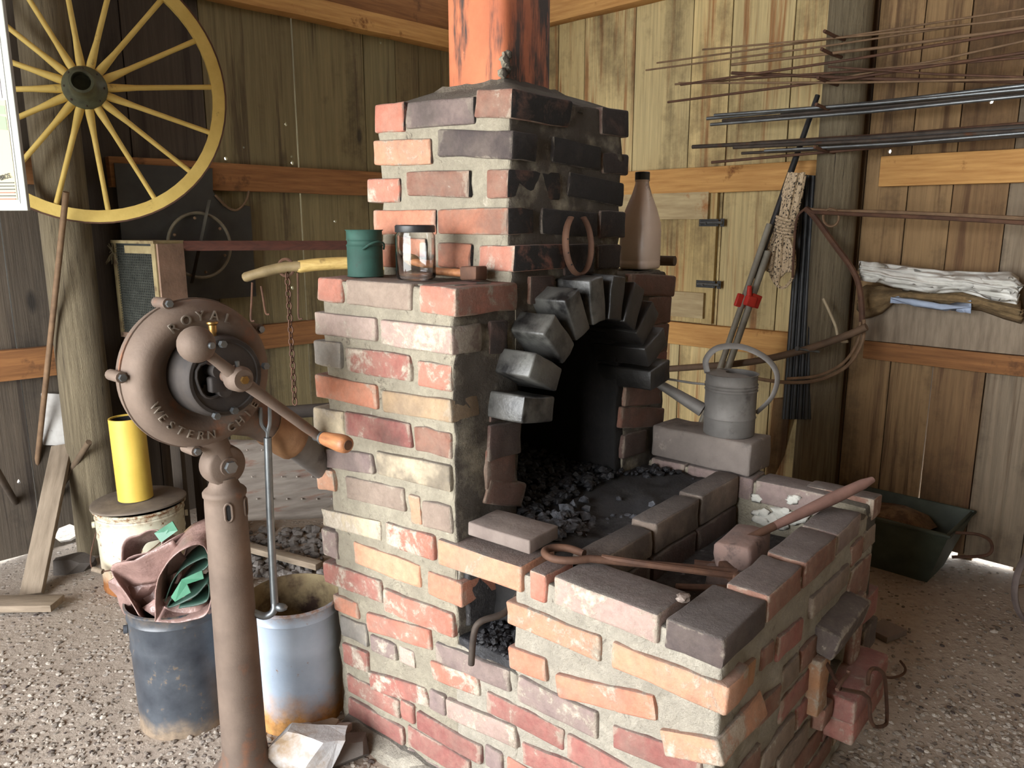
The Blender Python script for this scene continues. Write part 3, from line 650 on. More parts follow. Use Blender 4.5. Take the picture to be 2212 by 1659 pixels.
# --- column front (u = UC), partly sooted
Fk = dict(u=UC, reg='KF', soot=.85)
faceF(Z6, 1330, 105, 1480, 255, 'rb', .1, **Fk); faceF(Z6, 1098, 372, 1205, 560, 'db', .1, **Fk); faceF(Z6, 1078, 1142, 1255, 1330, 'rb', .2, **{**Fk, 'soot': .6}, d=.2)
faceF(Z6, 1082, 1312, 1300, 1482, 'rb', .2, **{**Fk, 'soot': .6}, d=.2); faceF(Z6, 1090, 1000, 1278, 1160, 'db', .1, **{**Fk, 'soot': .6}, d=.2)
faceF(Z6, 1100, 850, 1180, 960, 'db', .1, **Fk)
for (x0, y0, x1, y1, c) in ((1062, 170, 1382, 335, 'rb'), (1195, 345, 1360, 522, 'rb'), (1212, 540, 1332, 732, 'rb'), (1150, 752, 1320, 912, 're'), (1032, 985, 1292, 1100, 'rb'), (1000, 1130, 1300, 1270, 'rb'), (1012, 1330, 1172, 1450, 'db')):
    faceF(Z22, x0, y0, x1, y1, c, .12, d=.2, soot=.55, u=UC, reg='KF')
# inner cheek bricks of the right jamb
for i in range(4):
    brick(.77, .87, UC+.215, UC+.42, ZH+.01+i*.08, ZH+.075+i*.08, 'db', .1, soot=.8, stain=.8)
# --- chimney stack
G = dict(v=V0, reg='CL', soot=1.0)
A(ZCh, 340, 585, 505, 735, 'ro', .42, **G); A(ZCh, 520, 570, 900, 692, 'mv', .12, stain=.8, **G); A(ZCh, 905, 498, 1110, 662, 'rb', .3, d=.25, **G)
A(ZCh, 335, 787, 655, 920, 'pe', .45, **G); A(ZCh, 690, 722, 1112, 890, 'dk', .2, stain=.5, **G)
A(ZCh, 295, 1000, 480, 1132, 'ro', .5, **G); A(ZCh, 520, 955, 875, 1102, 'rb', .3, stain=.2, **G); A(ZCh, 965, 946, 1088, 1112, 'rb', .25, d=.22, **G)
A(ZCh, 330, 1178, 680, 1316, 'or_', .2, **G); A(ZCh, 692, 1166, 1092, 1312, 'or_', .3, stain=.5, **G)
A(ZCh, 330, 1362, 640, 1502, 'or_', .3, **G); A(ZCh, 690, 1352, 880, 1512, 'or_', .25, stain=.35, **G); A(ZCh, 915, 1372, 1122, 1522, 'ro', .4, d=.22, **G)
K = dict(u=UC, reg='CF', soot=1.0)
for (x0, y0, x1, y1, c, s) in ((1600, 600, 1750, 772, 'db', .9), (1330, 762, 1600, 962, 'bk', 1), (1612, 852, 1757, 985, 'db', .9), (1420, 962, 1730, 1162, 'bk', 1), (1270, 1166, 1580, 1332, 'bk', 1),
                              (1592, 1182, 1732, 1332, 'db', .95), (1392, 1372, 1560, 1532, 'db', 1), (1582, 1372, 1706, 1502, 'db', .9)):
    faceF(ZCh, x0, y0, x1, y1, c, .05, **{**K, 'soot': s})
# --- front of the hearth (u = 0)
B = faceF; Bk = dict(soot=.08, reg='B', u=0.0)
B(Z21, 1722, 206, 1768, 275, 'rb', .4, d=.2, grime=.9, **Bk)
B(ZF, 355, 800, 560, 838, 'ob', .2, **Bk); B(ZF, 620, 585, 742, 600, 'rb', .3, **Bk); B(ZF, 780, 440, 1020, 432, 're', .3, **Bk); B(Z21, 1386, 748, 1590, 650, 'br', .3, **Bk)
B(Z21, 1590, 600, 1700, 690, 'rb', .35, **Bk); B(Z21, 1636, 782, 1742, 800, 'dr', .2, **Bk); B(Z21, 1660, 925, 1735, 965, 'dk', .2, **Bk)
B(ZF, 300, 1340, 560, 1300, 'rb', .3, **Bk); B(ZF, 580, 1080, 800, 1060, 'rb', .3, **Bk)
NV0, NV1, NZ0, NZ1 = .62, .86, .30, .455                          # clean-out hole
FACES['B'].append((NV0-.03, NV1+.03, NZ0-.06, NZ1+.1))
fill('B', .24, VW, .0, ZH-.085, lambda a, b, z0, z1, c: brick(a, b, random.uniform(-.006, -.001), .1, z0, z1, c, .35, .08), ['rb', 'rb', 're', 'dr', 'br', 'ob'])
fill('B', .0, .24, .0, .47, lambda a, b, z0, z1, c: brick(a, b, random.uniform(-.006, -.001), .1, z0, z1, c, .35, .08), ['rb', 'dr'])
brick(.215, .42, -.004, .095, ZH-.068, ZH-.001, 'rb', .3, .05, .9); brick(.435, .66, -.006, .093, ZH-.07, ZH+.001, 'rb', .3, .05, .9); brick(.675, .88, -.003, .094, ZH-.07, ZH-.002, 'mv', .3, .05, .9)
# hood, sill and lining of the clean-out hole
o = brick(NV0-.05, NV1-.02, -.055, .06, NZ1+.012, NZ1+.085, 'dk', .35, .1, .4); o.rotation_euler = (math.radians(14), 0, 0)
for (v0, v1, z0, z1, c, pr) in ((NV0-.08, NV0-.005, NZ0, NZ1+.005, 'ob', -.03), (NV1+.005, NV1+.08, NZ0-.02, NZ1+.05, 'rb', -.02)):
    brick(v0, v1, pr, .09, z0, z1, c, .45, .1)
brick(NV0+.06, NV1+.14, -.085, .09, NZ0-.072, NZ0-.004, 'dr', .3, .1, .2); brick(NV0+.08, NV1+.15, -.08, .09, NZ0-.15, NZ0-.082, 're', .4, .1)
brick(NV0-.02, NV0+.05, -.03, .09, NZ0-.075, NZ0-.006, 'rb', .4, .1)

# --- mortar bodies
def core(v0, v1, u0, u1, z0, z1, mat=MORTAR, cell=.03, amp=.0048, name='mortar', rot=None):
    h = ((v1-v0)/2, (u1-u0)/2, (z1-z0)/2); mb = MB(); vs, fs = gridbox(h, cell=cell, r=.008, seed=v0*3+z0, amp=amp, nf=16); mb.add(vs, fs)
    o = mb.obj(name, mat, forge, smooth=True, angle=70); o.location = ((v0+v1)/2, (u0+u1)/2, (z0+z1)/2); return o
R = .004; SRIM = .036; AC_Z2 = 1.16
SL0, SL1, SZ0, SZ1 = .562, .705, .458, .662                       # slot in the long side (air pipe hole)
core(R, .125, R, SL0-.02, 0, ZH-SRIM); core(R, .125, SL1+.035, UC+.02, 0, ZH-SRIM); core(R, .125, SL0-.03, SL1+.045, 0, SZ0); core(R+.004, .22, SL0-.03, SL1+.045, SZ0-.05, SZ0+.024, COALM, name='slot_bed')
core(.13, .22, SL0-.05, SL1+.05, SZ0, ZH-.05, SOOT_AND_SHADE, name='slot_back')
core(R, NV0, R, .092, 0, ZH-SRIM, MORTAR); core(NV1, VW-R, R, .092, 0, ZH-SRIM); core(NV0-.01, NV1+.01, R, .092, 0, NZ0); core(NV0-.01, NV1+.01, R, .092, NZ1, ZH-SRIM)
core(VW-.095, VW-R, R, UC, 0, ZH-.012, MORTAR_S)
core(.12, VW-.1, .09, .41, 0, .60, ASH, cell=.05, name='trough_bed')
core(.22, VW-.1, .40, UC+.05, 0, .60, ASH, cell=.06, name='firebed_fill')
core(.25, VW-.1, .41, UC+.05, .58, ZH-.06, ASH, cell=.06, name='firebed_fill')
core(.03, .25, .72, UC+.05, .50, ZH-.02, ASH, cell=.06, name='firebed_fill')
core(NV0-.03, NV1+.03, .09, .2, NZ0-.05, NZ1+.05, SOOT_AND_SHADE, name='flue_back')
core(R, .25, UC+R, UE-R, 0, ZL-.008, MORTAR_S); core(.80, VW-R, UC+R, UE-R, 0, ZL-.008, MORTAR_S)
core(.24, .78, UE-.12, UE-R, 0, ZL-.008, SOOT_AND_SHADE, name='fireback')
core(.24, .78, UC+.05, UE-.1, 0, ZH-.03, SOOT_AND_SHADE, cell=.06, name='hearth_floor')
core(.247, .256, UC+.01, UE-.1, ZH-.02, AC_Z2, SOOT_AND_SHADE, name='cheek'); core(.760, .81, UC+.012, UE-.1, ZH-.02, AC_Z2, SOOT_AND_SHADE, name='cheek')
# vault: strips above the half-circle opening
AC_V, AC_Z, AR = .51, 1.035, .26
mb = MB(); n = 16
for i in range(n):
    a = AC_V-AR+2*AR*i/n; b = AC_V-AR+2*AR*(i+1)/n; m = (a+b)/2; zz = AC_Z+math.sqrt(max(0, AR*AR-(m-AC_V)**2))
    mb.box((a, UC+R, zz), (b, UE-.1, ZL-.012))
mb.obj('vault', SOOT_AND_SHADE, forge)
mb = MB()
for i in range(n):
    a = .24+.54*i/n; b = .24+.54*(i+1)/n; m = (a+b)/2; q = .25*.25-(m-AC_V)**2; zz = AC_Z+.02+math.sqrt(max(0, (AR+.03)**2-(m-AC_V)**2))
    mb.box((a, UC+.003, zz), (b, UC+.03, ZL-.01))
mb.obj('mortar', MORTAR_S, forge)
# ledge top
core(.02, VW-.02, UC+.015, UE-.015, ZL-.02, ZL-.003, MORTAR_S, cell=.03, amp=.004)
core(V0+R, V1-R, UC+R, UE-R-.02, ZL-.02, ZC-.02, MORTAR_S)
# back and far sides: plain courses so the mass is brick all round
for zz in range(17):
    z0 = zz*.0825
    for k in range(4):
        s = (k*.25-(.125 if zz % 2 else 0)); a, b = max(s, .115), min(s+.235, VW)
        if b-a > .06: brick(a, b, UE-.09, UE, z0, z0+.067, random.choice(['re', 'rb', 'dr', 'br']), .3)
    for k in range(3):
        s = UC+.12+k*.24-(.12 if zz % 2 else 0); a, b = max(s, UC+.1), min(s+.225, UE-.1)
        if b-a > .06: brick(VW-.09, VW, a, b, z0, z0+.067, random.choice(['re', 'rb', 'dr', 'br']), .3)
    if z0 < ZH-.09:
        for k in range(3):
            s = .11+k*.24-(.12 if zz % 2 else 0); a, b = max(s, .105), min(s+.225, UC+.09)
            if b-a > .06: brick(VW-.09, VW, a, b, z0, z0+.067, random.choice(['re', 'rb', 'dr', 'br']), .3)
# far rim and dividing course on the hearth
for (a, b) in ((.11, .34), (.352, .58), (.592, .72)): brick(VW-.105, VW, a, b, ZH-.075, ZH, 'mv', .3, .1, .8)
for (a, b, dz) in ((.142, .405, -.012), (.418, .672, 0.0), (.685, .945, .006)):
    brick(a, b, .392, .472, ZH-.09, ZH+dz, 'br', .1, .1, .8, stain=.7)
for (a, b) in ((.15, .40), (.41, .66), (.67, .94)): brick(a, b, .39, .47, ZH-.17, ZH-.095, 'db', .1, .4, .7, stain=.5)
# stray mortar on the inner far corner
mb = MB()
for i in range(14): mb.lump((VW-.104, random.uniform(.19, .34), ZH-random.uniform(.02, .13)), random.uniform(.014, .026), i, 2, .8, (.2, 1.2, .8))
mb.obj('mortar_smear', M('pale_mortar', rgb(206, 204, 194), rgb(178, 176, 166), 20, .95, bump=.7), forge, smooth=True, angle=180)
# --- arch bricks standing proud of the column front
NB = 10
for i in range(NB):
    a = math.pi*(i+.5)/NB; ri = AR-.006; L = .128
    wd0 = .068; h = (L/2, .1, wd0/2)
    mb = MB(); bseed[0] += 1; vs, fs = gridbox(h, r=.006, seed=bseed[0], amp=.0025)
    mb.add(vs, fs); o = mb.obj('arch_brick', M('grey_arch_brick', rgb(92, 92, 88), rgb(60, 58, 56), 10, .42, bump=.35, spot=(rgb(20, 19, 19), 7, .5, .64)) if i > 4 else M('black_arch_brick', rgb(46, 44, 42), rgb(26, 24, 23), 9, .38, bump=.35, spot=(rgb(20, 19, 18), 6, .5, .7)), forge, smooth=True, angle=50)  # left half of the arch grey, right half near black
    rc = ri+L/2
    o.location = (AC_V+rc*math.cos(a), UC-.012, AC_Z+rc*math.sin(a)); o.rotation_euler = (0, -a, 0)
# --- cap of mortar and the terracotta flue
FC = ((V0+V1)/2, (UC+UE)/2)
mb = MB(); t0 = ZC-.04; t1 = ZC+.05; s_ = .118
vs = []
nn = 10
for (f, z) in ((0, t0), (.12, ZC-.012), (.5, ZC+.012), (.85, ZC+.032), (1, t1)):
    for e in range(4):
        for k in range(nn):
            c = [(V0+.004, UC+.004), (V1-.004, UC+.004), (V1-.004, UE-.03), (V0+.004, UE-.03)]; d = [(FC[0]-s_, FC[1]-s_), (FC[0]+s_, FC[1]-s_), (FC[0]+s_, FC[1]+s_), (FC[0]-s_, FC[1]+s_)]
            p = [lerp(c[e][m], c[(e+1) % 4][m], k/nn) for m in (0, 1)]; q = [lerp(d[e][m], d[(e+1) % 4][m], k/nn) for m in (0, 1)]
            vs.append((lerp(p[0], q[0], f), lerp(p[1], q[1], f), z+.008*noise.noise(Vector((p[0]*14, p[1]*14, z*9)))))
m4 = 4*nn; fs = [(i*m4+k, i*m4+(k+1) % m4, (i+1)*m4+(k+1) % m4, (i+1)*m4+k) for i in range(4) for k in range(m4)]+[tuple(range(m4))[::-1]]
mb.add(vs, fs); mb.obj('chimney_cap', MORTAR_S, forge, smooth=True, angle=70)
mb = MB(); s = .113; r = .03; poly = []
for (cx, cy, a0) in ((s-r, s-r, 0), (-s+r, s-r, 90), (-s+r, -s+r, 180), (s-r, -s+r, 270)):
    for k in range(6): a = math.radians(a0+k*18); poly.append((cx+r*math.cos(a), cy+r*math.sin(a)))
mb.prism(poly, 0, 1.75); o = mb.obj('flue_liner', FLUE, forge, smooth=True, angle=60); o.location = (FC[0], FC[1], ZC+.0)
o['label'] = 'orange terracotta flue streaked with soot'
mb = MB()
for i in range(5): mb.lump((FC[0]-.112+random.uniform(-.01, .01), FC[1]-.118, ZC+.062+.012*i), .014, i, 2, .5)
mb.obj('mortar_blob', MORTAR_S, forge, smooth=True, angle=180)
# mortar footing along the long side
mb = MB(); vs = []; fs = []; n = 24
for i in range(n+1):
    u = lerp(.0, 1.22, i/n); wv = .06+.03*noise.noise(Vector((u*7, 0, 2)))
    for (v, z) in ((.02, .05), (-.012, .045+.01*noise.noise(Vector((u*20, 1, 0)))), (-wv*.6, .02), (-wv-.01, -.03)): vs.append((v, u, z))
for i in range(n):
    for k in range(3): fs.append((i*4+k, (i+1)*4+k, (i+1)*4+k+1, i*4+k+1))
mb.add(vs, fs); mb.obj('footing', MORTAR, forge, smooth=True, angle=180)

# --- fire bed surface with a hollow fire pot, coal and clinker
fbv, fbu, _ = fz(1325, 1112, ZH-.02)
mb = MB(); n = 44; vs = []; fs = []
for j in range(n+1):
    for i in range(n+1):
        v = lerp(.06, VW-.1, i/n); u = lerp(.45, UE-.12, j/n)
        d = math.hypot((v-fbv)/.17, (u-fbu)/.12); z = ZH-.028-.075*max(0, 1-d*d)
        if .24 < v < .78: z += .09*max(0, min(1, (u-UC-.12)/.3))*max(0, 1-abs(v-.45)/.36)
        z += .012*noise.noise(Vector((v*16, u*16, 0)))+.006*noise.noise(Vector((v*50, u*50, 0))); vs.append((v, u, z))
for j in range(n):
    for i in range(n): fs.append((j*(n+1)+i, j*(n+1)+i+1, (j+1)*(n+1)+i+1, (j+1)*(n+1)+i))
mb.add(vs, fs); mb.obj('fire_bed', M('sooty_fire_bed', rgb(26, 25, 26), rgb(48, 46, 46), 14, .85, bump=.8, bscale=110, spot=(rgb(70, 66, 62), 8, .6, .75)), forge, smooth=True, angle=180)
def scatter(name, label, cat, pts, mat, rmin, rmax, seed, sub=1, rough=.6):
    rg = random.Random(seed); mb = MB()
    for i, p in enumerate(pts): mb.lump(p, rg.uniform(rmin, rmax), seed*100+i*.37, sub, rough, (rg.uniform(.8, 1.3), rg.uniform(.8, 1.2), rg.uniform(.6, .9)))
    o = mb.obj(name, mat); o['kind'] = 'stuff'; return tag(o, label, cat)
rg = random.Random(5)
pts = []
for i in range(260):                                             # clinker spilled over the bed near the grey slab
    t = rg.random(); x = lerp(1045, 1400, t)+rg.gauss(0, 16); y = lerp(1108, 1112, t)+rg.gauss(0, 14)+(26 if .3 < t < .55 else 0)
    v, u, z = fz(x, y, ZH-.02); d = math.hypot((v-fbv)/.17, (u-fbu)/.12)
    if u < UE-.15 and v > .05 and not (u > UC-.03 and v < .26) and u > .48: pts.append(FW(v, u, ZH-.022-.07*max(0, 1-d*d)+rg.uniform(0, .012)))
scatter('clinker', 'grey clinker lumps scattered over the fire bed', 'clinker', pts, CLINK, .006, .018, 3, 1, .9)
pts = []
for i in range(900):                                             # coal heap under the arch and on the far side
    v = rg.uniform(.25, .78); u = rg.uniform(UC-.02, UE-.14); z = ZH-.02+.09*max(0, min(1, (u-UC-.12)/.3))*max(0, 1-abs(v-.45)/.36)
    pts.append(FW(v, u, z+rg.uniform(0, .02)))
for i in range(120):
    v, u, z = fz(1430+rg.gauss(0, 60), 1000+rg.gauss(0, 12), ZH-.02)
    if UC-.3 < u < UC and v < VW-.12: pts.append(FW(v, u, ZH-.02))
scatter('coal_heap', 'heap of black coal crumbs under the brick arch', 'coal', pts, COALM, .006, .016, 9, 1, .7)

# ================================================================ THINGS ON AND IN THE FORGE
def fthing(name, label, cat, v, u, z, rz_=0, group=None):
    q = FW(v, u, z); return thing(name, label, cat, q, TH+rz_, group)
# grey slab on the rim
mb = MB(); vs, fs = gridbox((.062, .1, .018), r=.004, seed=3, amp=.001); mb.add(vs, fs)
o = mb.obj('slab_brick', SLABM, smooth=True, angle=50); o.location = FW(.098, .628, ZH+.0195); o.rotation_euler = (0, 0, TH+math.radians(3)); tag(o, 'flat grey slab brick lying on the hearth rim beside the column', 'brick')
# stone block under the watering can
mb = MB(); vs, fs = gridbox((.08, .182, .054), r=.008, seed=8, amp=.003, cell=.06); mb.add(vs, fs)
o = mb.obj('stone_block', STONE, smooth=True, angle=50); o.location = FW(1.035, .542, ZH+.057); o.rotation_euler = (0, 0, TH-math.radians(2)); tag(o, 'long grey stone block under the watering can at the far hearth rim', 'stone block')
# loose brick in the trough
bv, bu, _ = fz(1607, 1152, .74)
mb = MB(); vs, fs = gridbox((.1, .05, .034), r=.012, seed=18, amp=.004); mb.add(vs, fs)
o = mb.obj('loose_brick', M('grimy_loose_brick', rgb(142, 116, 106), rgb(112, 96, 90), 12, .9, bump=.5, spot=(rgb(60, 54, 50), 10, .58, .7)), smooth=True, angle=60); o.location = FW(bv, bu, .70); o.rotation_euler = (math.radians(-4), math.radians(3), TH+math.radians(8)); tag(o, 'loose worn brick lying in the tool trough of the hearth', 'brick')
mb = MB(); vs, fs = gridbox((.11, .055, .035), r=.012, seed=28, amp=.004); mb.add(vs, fs)
o = mb.obj('loose_brick', BRICK, smooth=True, angle=60); o.color = (*rgb(96, 74, 66), .1); o.location = FW(bv+.01, bu+.005, .634); o.rotation_euler = (0, 0, TH); tag(o, 'dark brick under the worn loose brick in the tool trough', 'brick')
# watering can
wc = fthing('watering_can', 'galvanised watering can with hoop handle on the grey stone block', 'watering can', 1.035, .478, ZH+.1125)
mb = MB(); r = .083
mb.lathe([(r*.96, 0), (r, .004), (r, .055), (r+.0025, .06), (r, .065), (r, .145), (r+.003, .15), (r, .155), (r+.003, .16), (r, .165), (r+.003, .17), (r, .175), (r, .2), (r+.004, .204), (r-.003, .204), (r-.005, .12), (r-.006, .01), (0.001, .008)], 40, cap1=False)
mb.obj('body', ZINC, wc, smooth=True, angle=50)
mb = MB(); mb.lathe([(r, .203), (r-.01, .206), (.02, .207)], 24, a0=math.radians(60), a1=math.radians(250)); mb.obj('half_cover', ZINC, wc, smooth=True)
sp = Vector((-.045, .075, .075)); se = Vector((-.10, .30, .19))
mb = MB(); mb.tube([sp, lerp(sp, se, .5), se], [.024, .017, .011], 14); o = mb.obj('spout', ZINC, wc, smooth=True, angle=50)
mb = MB(); mb.tube([(-.05, .07, .165), (-.06, .11, .165), lerp(sp, se, .75)+Vector((0, 0, .012))], .004, 8); mb.obj('brace', ZINC, wc, smooth=True)
hp = smoothpath([(-.035, .07, .2), (-.04, .075, .245), (-.02, .045, .285), (.02, -.02, .29), (.055, -.09, .255), (.068, -.125, .2), (.062, -.115, .13), (.05, -.07, .07)], 5)
mb = MB(); mb.tube(hp, .011, 8, flat=.35); mb.obj('handle', ZINC, wc, smooth=True)
# pots on the ledge
v, u, z = fv(790, 598, .1)
gt = fthing('green_tin', 'dark green enamel tin with wire bail on the chimney ledge', 'tin', v, u, ZL, math.radians(10))
mb = MB(); r = .0505
mb.lathe([(r*.97, 0), (r+.002, .002), (r, .006), (r, .085), (r+.002, .088), (r-.002, .094), (r-.002, .1), (r+.001, .104), (r, .108), (r, .128), (r+.004, .132), (r-.002, .132), (r-.003, .012), (.001, .01)], 36, cap1=False)
mb.obj('body', GTIN, gt, smooth=True, angle=50)
mb = MB(); a0 = math.radians(200); b = []
for i in range(13):
    t = i/12; a = math.radians(lerp(215, 300, t)); b.append(((r+.004+.012*math.sin(math.pi*t))*math.cos(a), (r+.004+.012*math.sin(math.pi*t))*math.sin(a), .078+.022*math.sin(math.pi*t)))
mb.tube(smoothpath([b[0], b[3], b[6], b[9], b[12]], 5), .003, 6); mb.obj('bail', GTIN, gt, smooth=True)
v, u, z = fv(899, 604, .07)
jr = fthing('glass_jar', 'clear glass jar with black lid beside the green tin', 'jar', v, u, ZL)
mb = MB(); r = .0525
mb.lathe([(.001, .004), (r-.01, .003), (r-.003, .006), (r, .014), (r, .118), (r-.006, .127), (r-.006, .135), (r-.009, .135), (r-.009, .128), (r-.004, .117), (r-.004, .016), (r-.012, .009), (.001, .009)], 40, cap0=False, cap1=False)
mb.obj('glass', GLASS, jr, smooth=True, angle=60)
mb = MB(); mb.lathe([(r-.001, .126), (r, .128), (r, .142), (r-.003, .145), (.001, .145)], 40, cap1=False); mb.obj('lid', BLACKP, jr, smooth=True, angle=40)
hm = fthing('hammer', 'wooden handled hammer lying behind the glass jar on the ledge', 'hammer', .15, fv(950, 595, .15)[1], ZL+.004, math.pi/2)
# local x runs along -u after the turn: build along local x
mb = MB(); mb.tube([(.105, .0, .018), (.08, 0, .018), (-.02, 0, .017), (-.12, 0, .016)], [.015, .016, .013, .014], 12, flat=.8); mb.obj('handle', WOOD_H, hm, smooth=True, angle=60)
mb = MB(); vs, fs = gridbox((.03, .022, .018), r=.005, seed=4); mb.add(vs, fs, Matrix.Translation((-.125, 0, .018))); mb.obj('head', RUST, hm, smooth=True)
mb = MB(); mb.lathe([(.001, 0), (.019, .002), (.021, .012), (.019, .045), (.001, .047)], 16, align((.1, 0, .021), (1, -.15, 0)), cap0=False, cap1=False); mb.obj('knob', M('old_wood_knob', rgb(150, 120, 74), rgb(96, 72, 46), 12, .7, bump=.3, spot=(rgb(52, 42, 32), 12, .52, .64)), hm, smooth=True, angle=50)
v, u, z = fu(1381, 587, UC+.075)
bt = fthing('plastic_bottle', 'tall bottle of pinkish fluid with black cap on the far ledge', 'bottle', v, UC+.075, ZL)
mb = MB(); r = .059
def sq(r, z, n=4.0):
    return [(r*math.copysign(abs(math.cos(a))**(2/n), math.cos(a)), r*math.copysign(abs(math.sin(a))**(2/n), math.sin(a)), z) for a in [2*math.pi*k/32 for k in range(32)]]
rings = [sq(r*.9, 0), sq(r, .006), sq(r, .025), sq(r*.985, .027), sq(r, .03), sq(r, .13), sq(r*.985, .133), sq(r*.98, .15), sq(r*.8, .2, 3), sq(r*.56, .245, 2.2), sq(r*.40, .278, 2), sq(r*.38, .288, 2), sq(r*.42, .29, 2), sq(r*.42, .294, 2)]
mb.add([p for q in rings for p in q], [(i*32+k, i*32+(k+1) % 32, (i+1)*32+(k+1) % 32, (i+1)*32+k) for i in range(len(rings)-1) for k in range(32)]+[tuple(range(32))[::-1], tuple((len(rings)-1)*32+k for k in range(32))])
mb.obj('body', PINKB, bt, smooth=True, angle=50)
mb = MB(); mb.lathe([(.021, .292), (.0245, .293), (.0245, .318), (.022, .32), (.001, .32)], 24, cap1=False); mb.obj('cap', BLACKP, bt, smooth=True, angle=40)
mb = MB(); v, u, z = fu(1452, 576, UC+.07); a = FW(v+.0, UC+.06, ZL+.019); b = FW(v-.03, UC+.34, ZL+.019)
mb.tube([a, lerp(a, b, .5), b], [.018, .019, .017], 14); tag(mb.obj('wooden_rod', M('dark_round_wood', rgb(92, 74, 54), rgb(62, 50, 38), 14, .7), smooth=True, angle=50), 'thick round wooden rod lying on the far ledge behind the bottle', 'rod')
# horseshoe
hs = fthing('horseshoe', 'rusty horseshoe leaning open end up on the sooty chimney front', 'horseshoe', fu(1250, 590, UC-.03)[0], UC-.035, ZL+.0)
pts = []
for i in range(25):
    t = -1+2*i/24; a = t*math.radians(150); rx = .062; rzv = .085
    pts.append((rx*math.sin(a)*(1 if abs(a) < 2.2 else .98), .0+.16*(.09-.085*math.cos(a))*.5, .092-rzv*math.cos(a)))
mb = MB(); mb.tube(pts, .011, 8, flat=.5); mb.obj('shoe', RUST, hs, smooth=True)
mb = MB()
for i in (4, 6, 8, 16, 18, 20): p = Vector(pts[i]); mb.lump(p+Vector((0, -.007, 0)), .004, i, 1, .1)
mb.obj('nail_hole_shade', SOOT_AND_SHADE, hs)  # dark dots set on for the shade inside the holes
# tongs across the near rim
tg = thing('tongs', 'rusty iron tongs with looped rein lying across the hearth rim', 'tongs')
z = ZH+.012
loop = [FW(*fz(x, y, z)) for (x, y) in ((1262, 1196), (1225, 1184), (1190, 1184), (1176, 1193), (1192, 1206), (1230, 1211), (1275, 1207))]
r2 = [FW(*fz(1400, 1219, z-.008)), FW(*fz(1590, 1236, .735))]
mb = MB(); mb.tube(smoothpath(loop, 5)+[lerp(loop[-1], r2[0], .5)]+r2, .0095, 10); mb.obj('rein', RUST, tg, smooth=True)
a = FW(*fz(1440, 1262, ZH-.02)); b = FW(*fz(1580, 1262, .72))
mb = MB(); mb.tube([FW(*fz(1300, 1204, z+.003)), FW(*fz(1430, 1224, z)), FW(*fz(1596, 1246, .73))], .008, 8); mb.obj('rein', RUST, tg, smooth=True)
mb = MB(); p = FW(*fz(1580, 1240, .728)); vs, fs = gridbox((.05, .012, .014), r=.005, seed=5); mb.add(vs, fs, Matrix.Translation(p) @ Matrix.Rotation(TH+.9, 4, 'Z')); mb.obj('jaw', RUST, tg, smooth=True)
mb = MB(); mb.tube([FW(*fz(1462, 1268, .715)), FW(*fz(1610, 1272, .69))], .009, 8); tag(mb.obj('iron_bar', RUST, smooth=True), 'short rusty iron bar in the trough below the tongs', 'bar')
mb = MB(); mb.tube([FW(*fz(1500, 1216, .66)), FW(*fz(1600, 1228, .66))], .01, 8); tag(mb.obj('iron_bar', RUST, smooth=True), 'dark iron bar deep in the trough behind the tongs', 'bar')
mb = MB(); p = FW(*fz(1476, 1291, ZH+.008)); mb.lump(p, .013, 3, 2, .5, (1.2, 1, .7)); tag(mb.obj('iron_nut', M('pale_nut', rgb(150, 136, 126), rgb(110, 98, 90), 30, .6, .3, bump=.5)), 'small pale iron lump on the rim near the front corner brick', 'lump')
# tool handle across the far right of the trough
th_ = thing('tool_handle', 'reddish worn wooden tool handle sticking out over the hearth front rim', 'tool')
a = FW(*fz(1665, 1140, .745)); b = FW(*fz(1885, 1036, .835))
mb = MB(); mb.tube([lerp(a, b, t) for t in (0, .3, .6, .9, 1)], [.011, .015, .018, .015, .009], 12); mb.obj('handle', M('red_brown_handle', rgb(128, 96, 86), rgb(100, 74, 66), 14, .6, bump=.3), th_, smooth=True, angle=60)
mb = MB(); mb.tube([a-(b-a)*.32, a+(b-a)*.03], [.010, .012], 10); mb.obj('shank', RUST, th_, smooth=True)
# bent poker in the slot
mb = MB(); mb.tube(smoothpath([FW(.10, .60, .628), FW(*fv(1092, 1322, .02)), FW(*fv(1040, 1342, -.04)), FW(*fv(1024, 1368, -.055)), FW(*fv(1018, 1435, -.055))], 6), .0085, 10)
tag(mb.obj('bent_poker', IRON, smooth=True, angle=60), 'bent iron rod sticking out of the slot in the long brick side', 'poker')
rg = random.Random(3); pts = [FW(rg.uniform(.012, .125), rg.uniform(SL0-.005, SL1), SZ0+.024+rg.uniform(0, .012)) for i in range(160)]
scatter('slot_coal', 'fine glittering coal in the slot of the long brick side', 'coal', pts, COALM, .006, .012, 2)
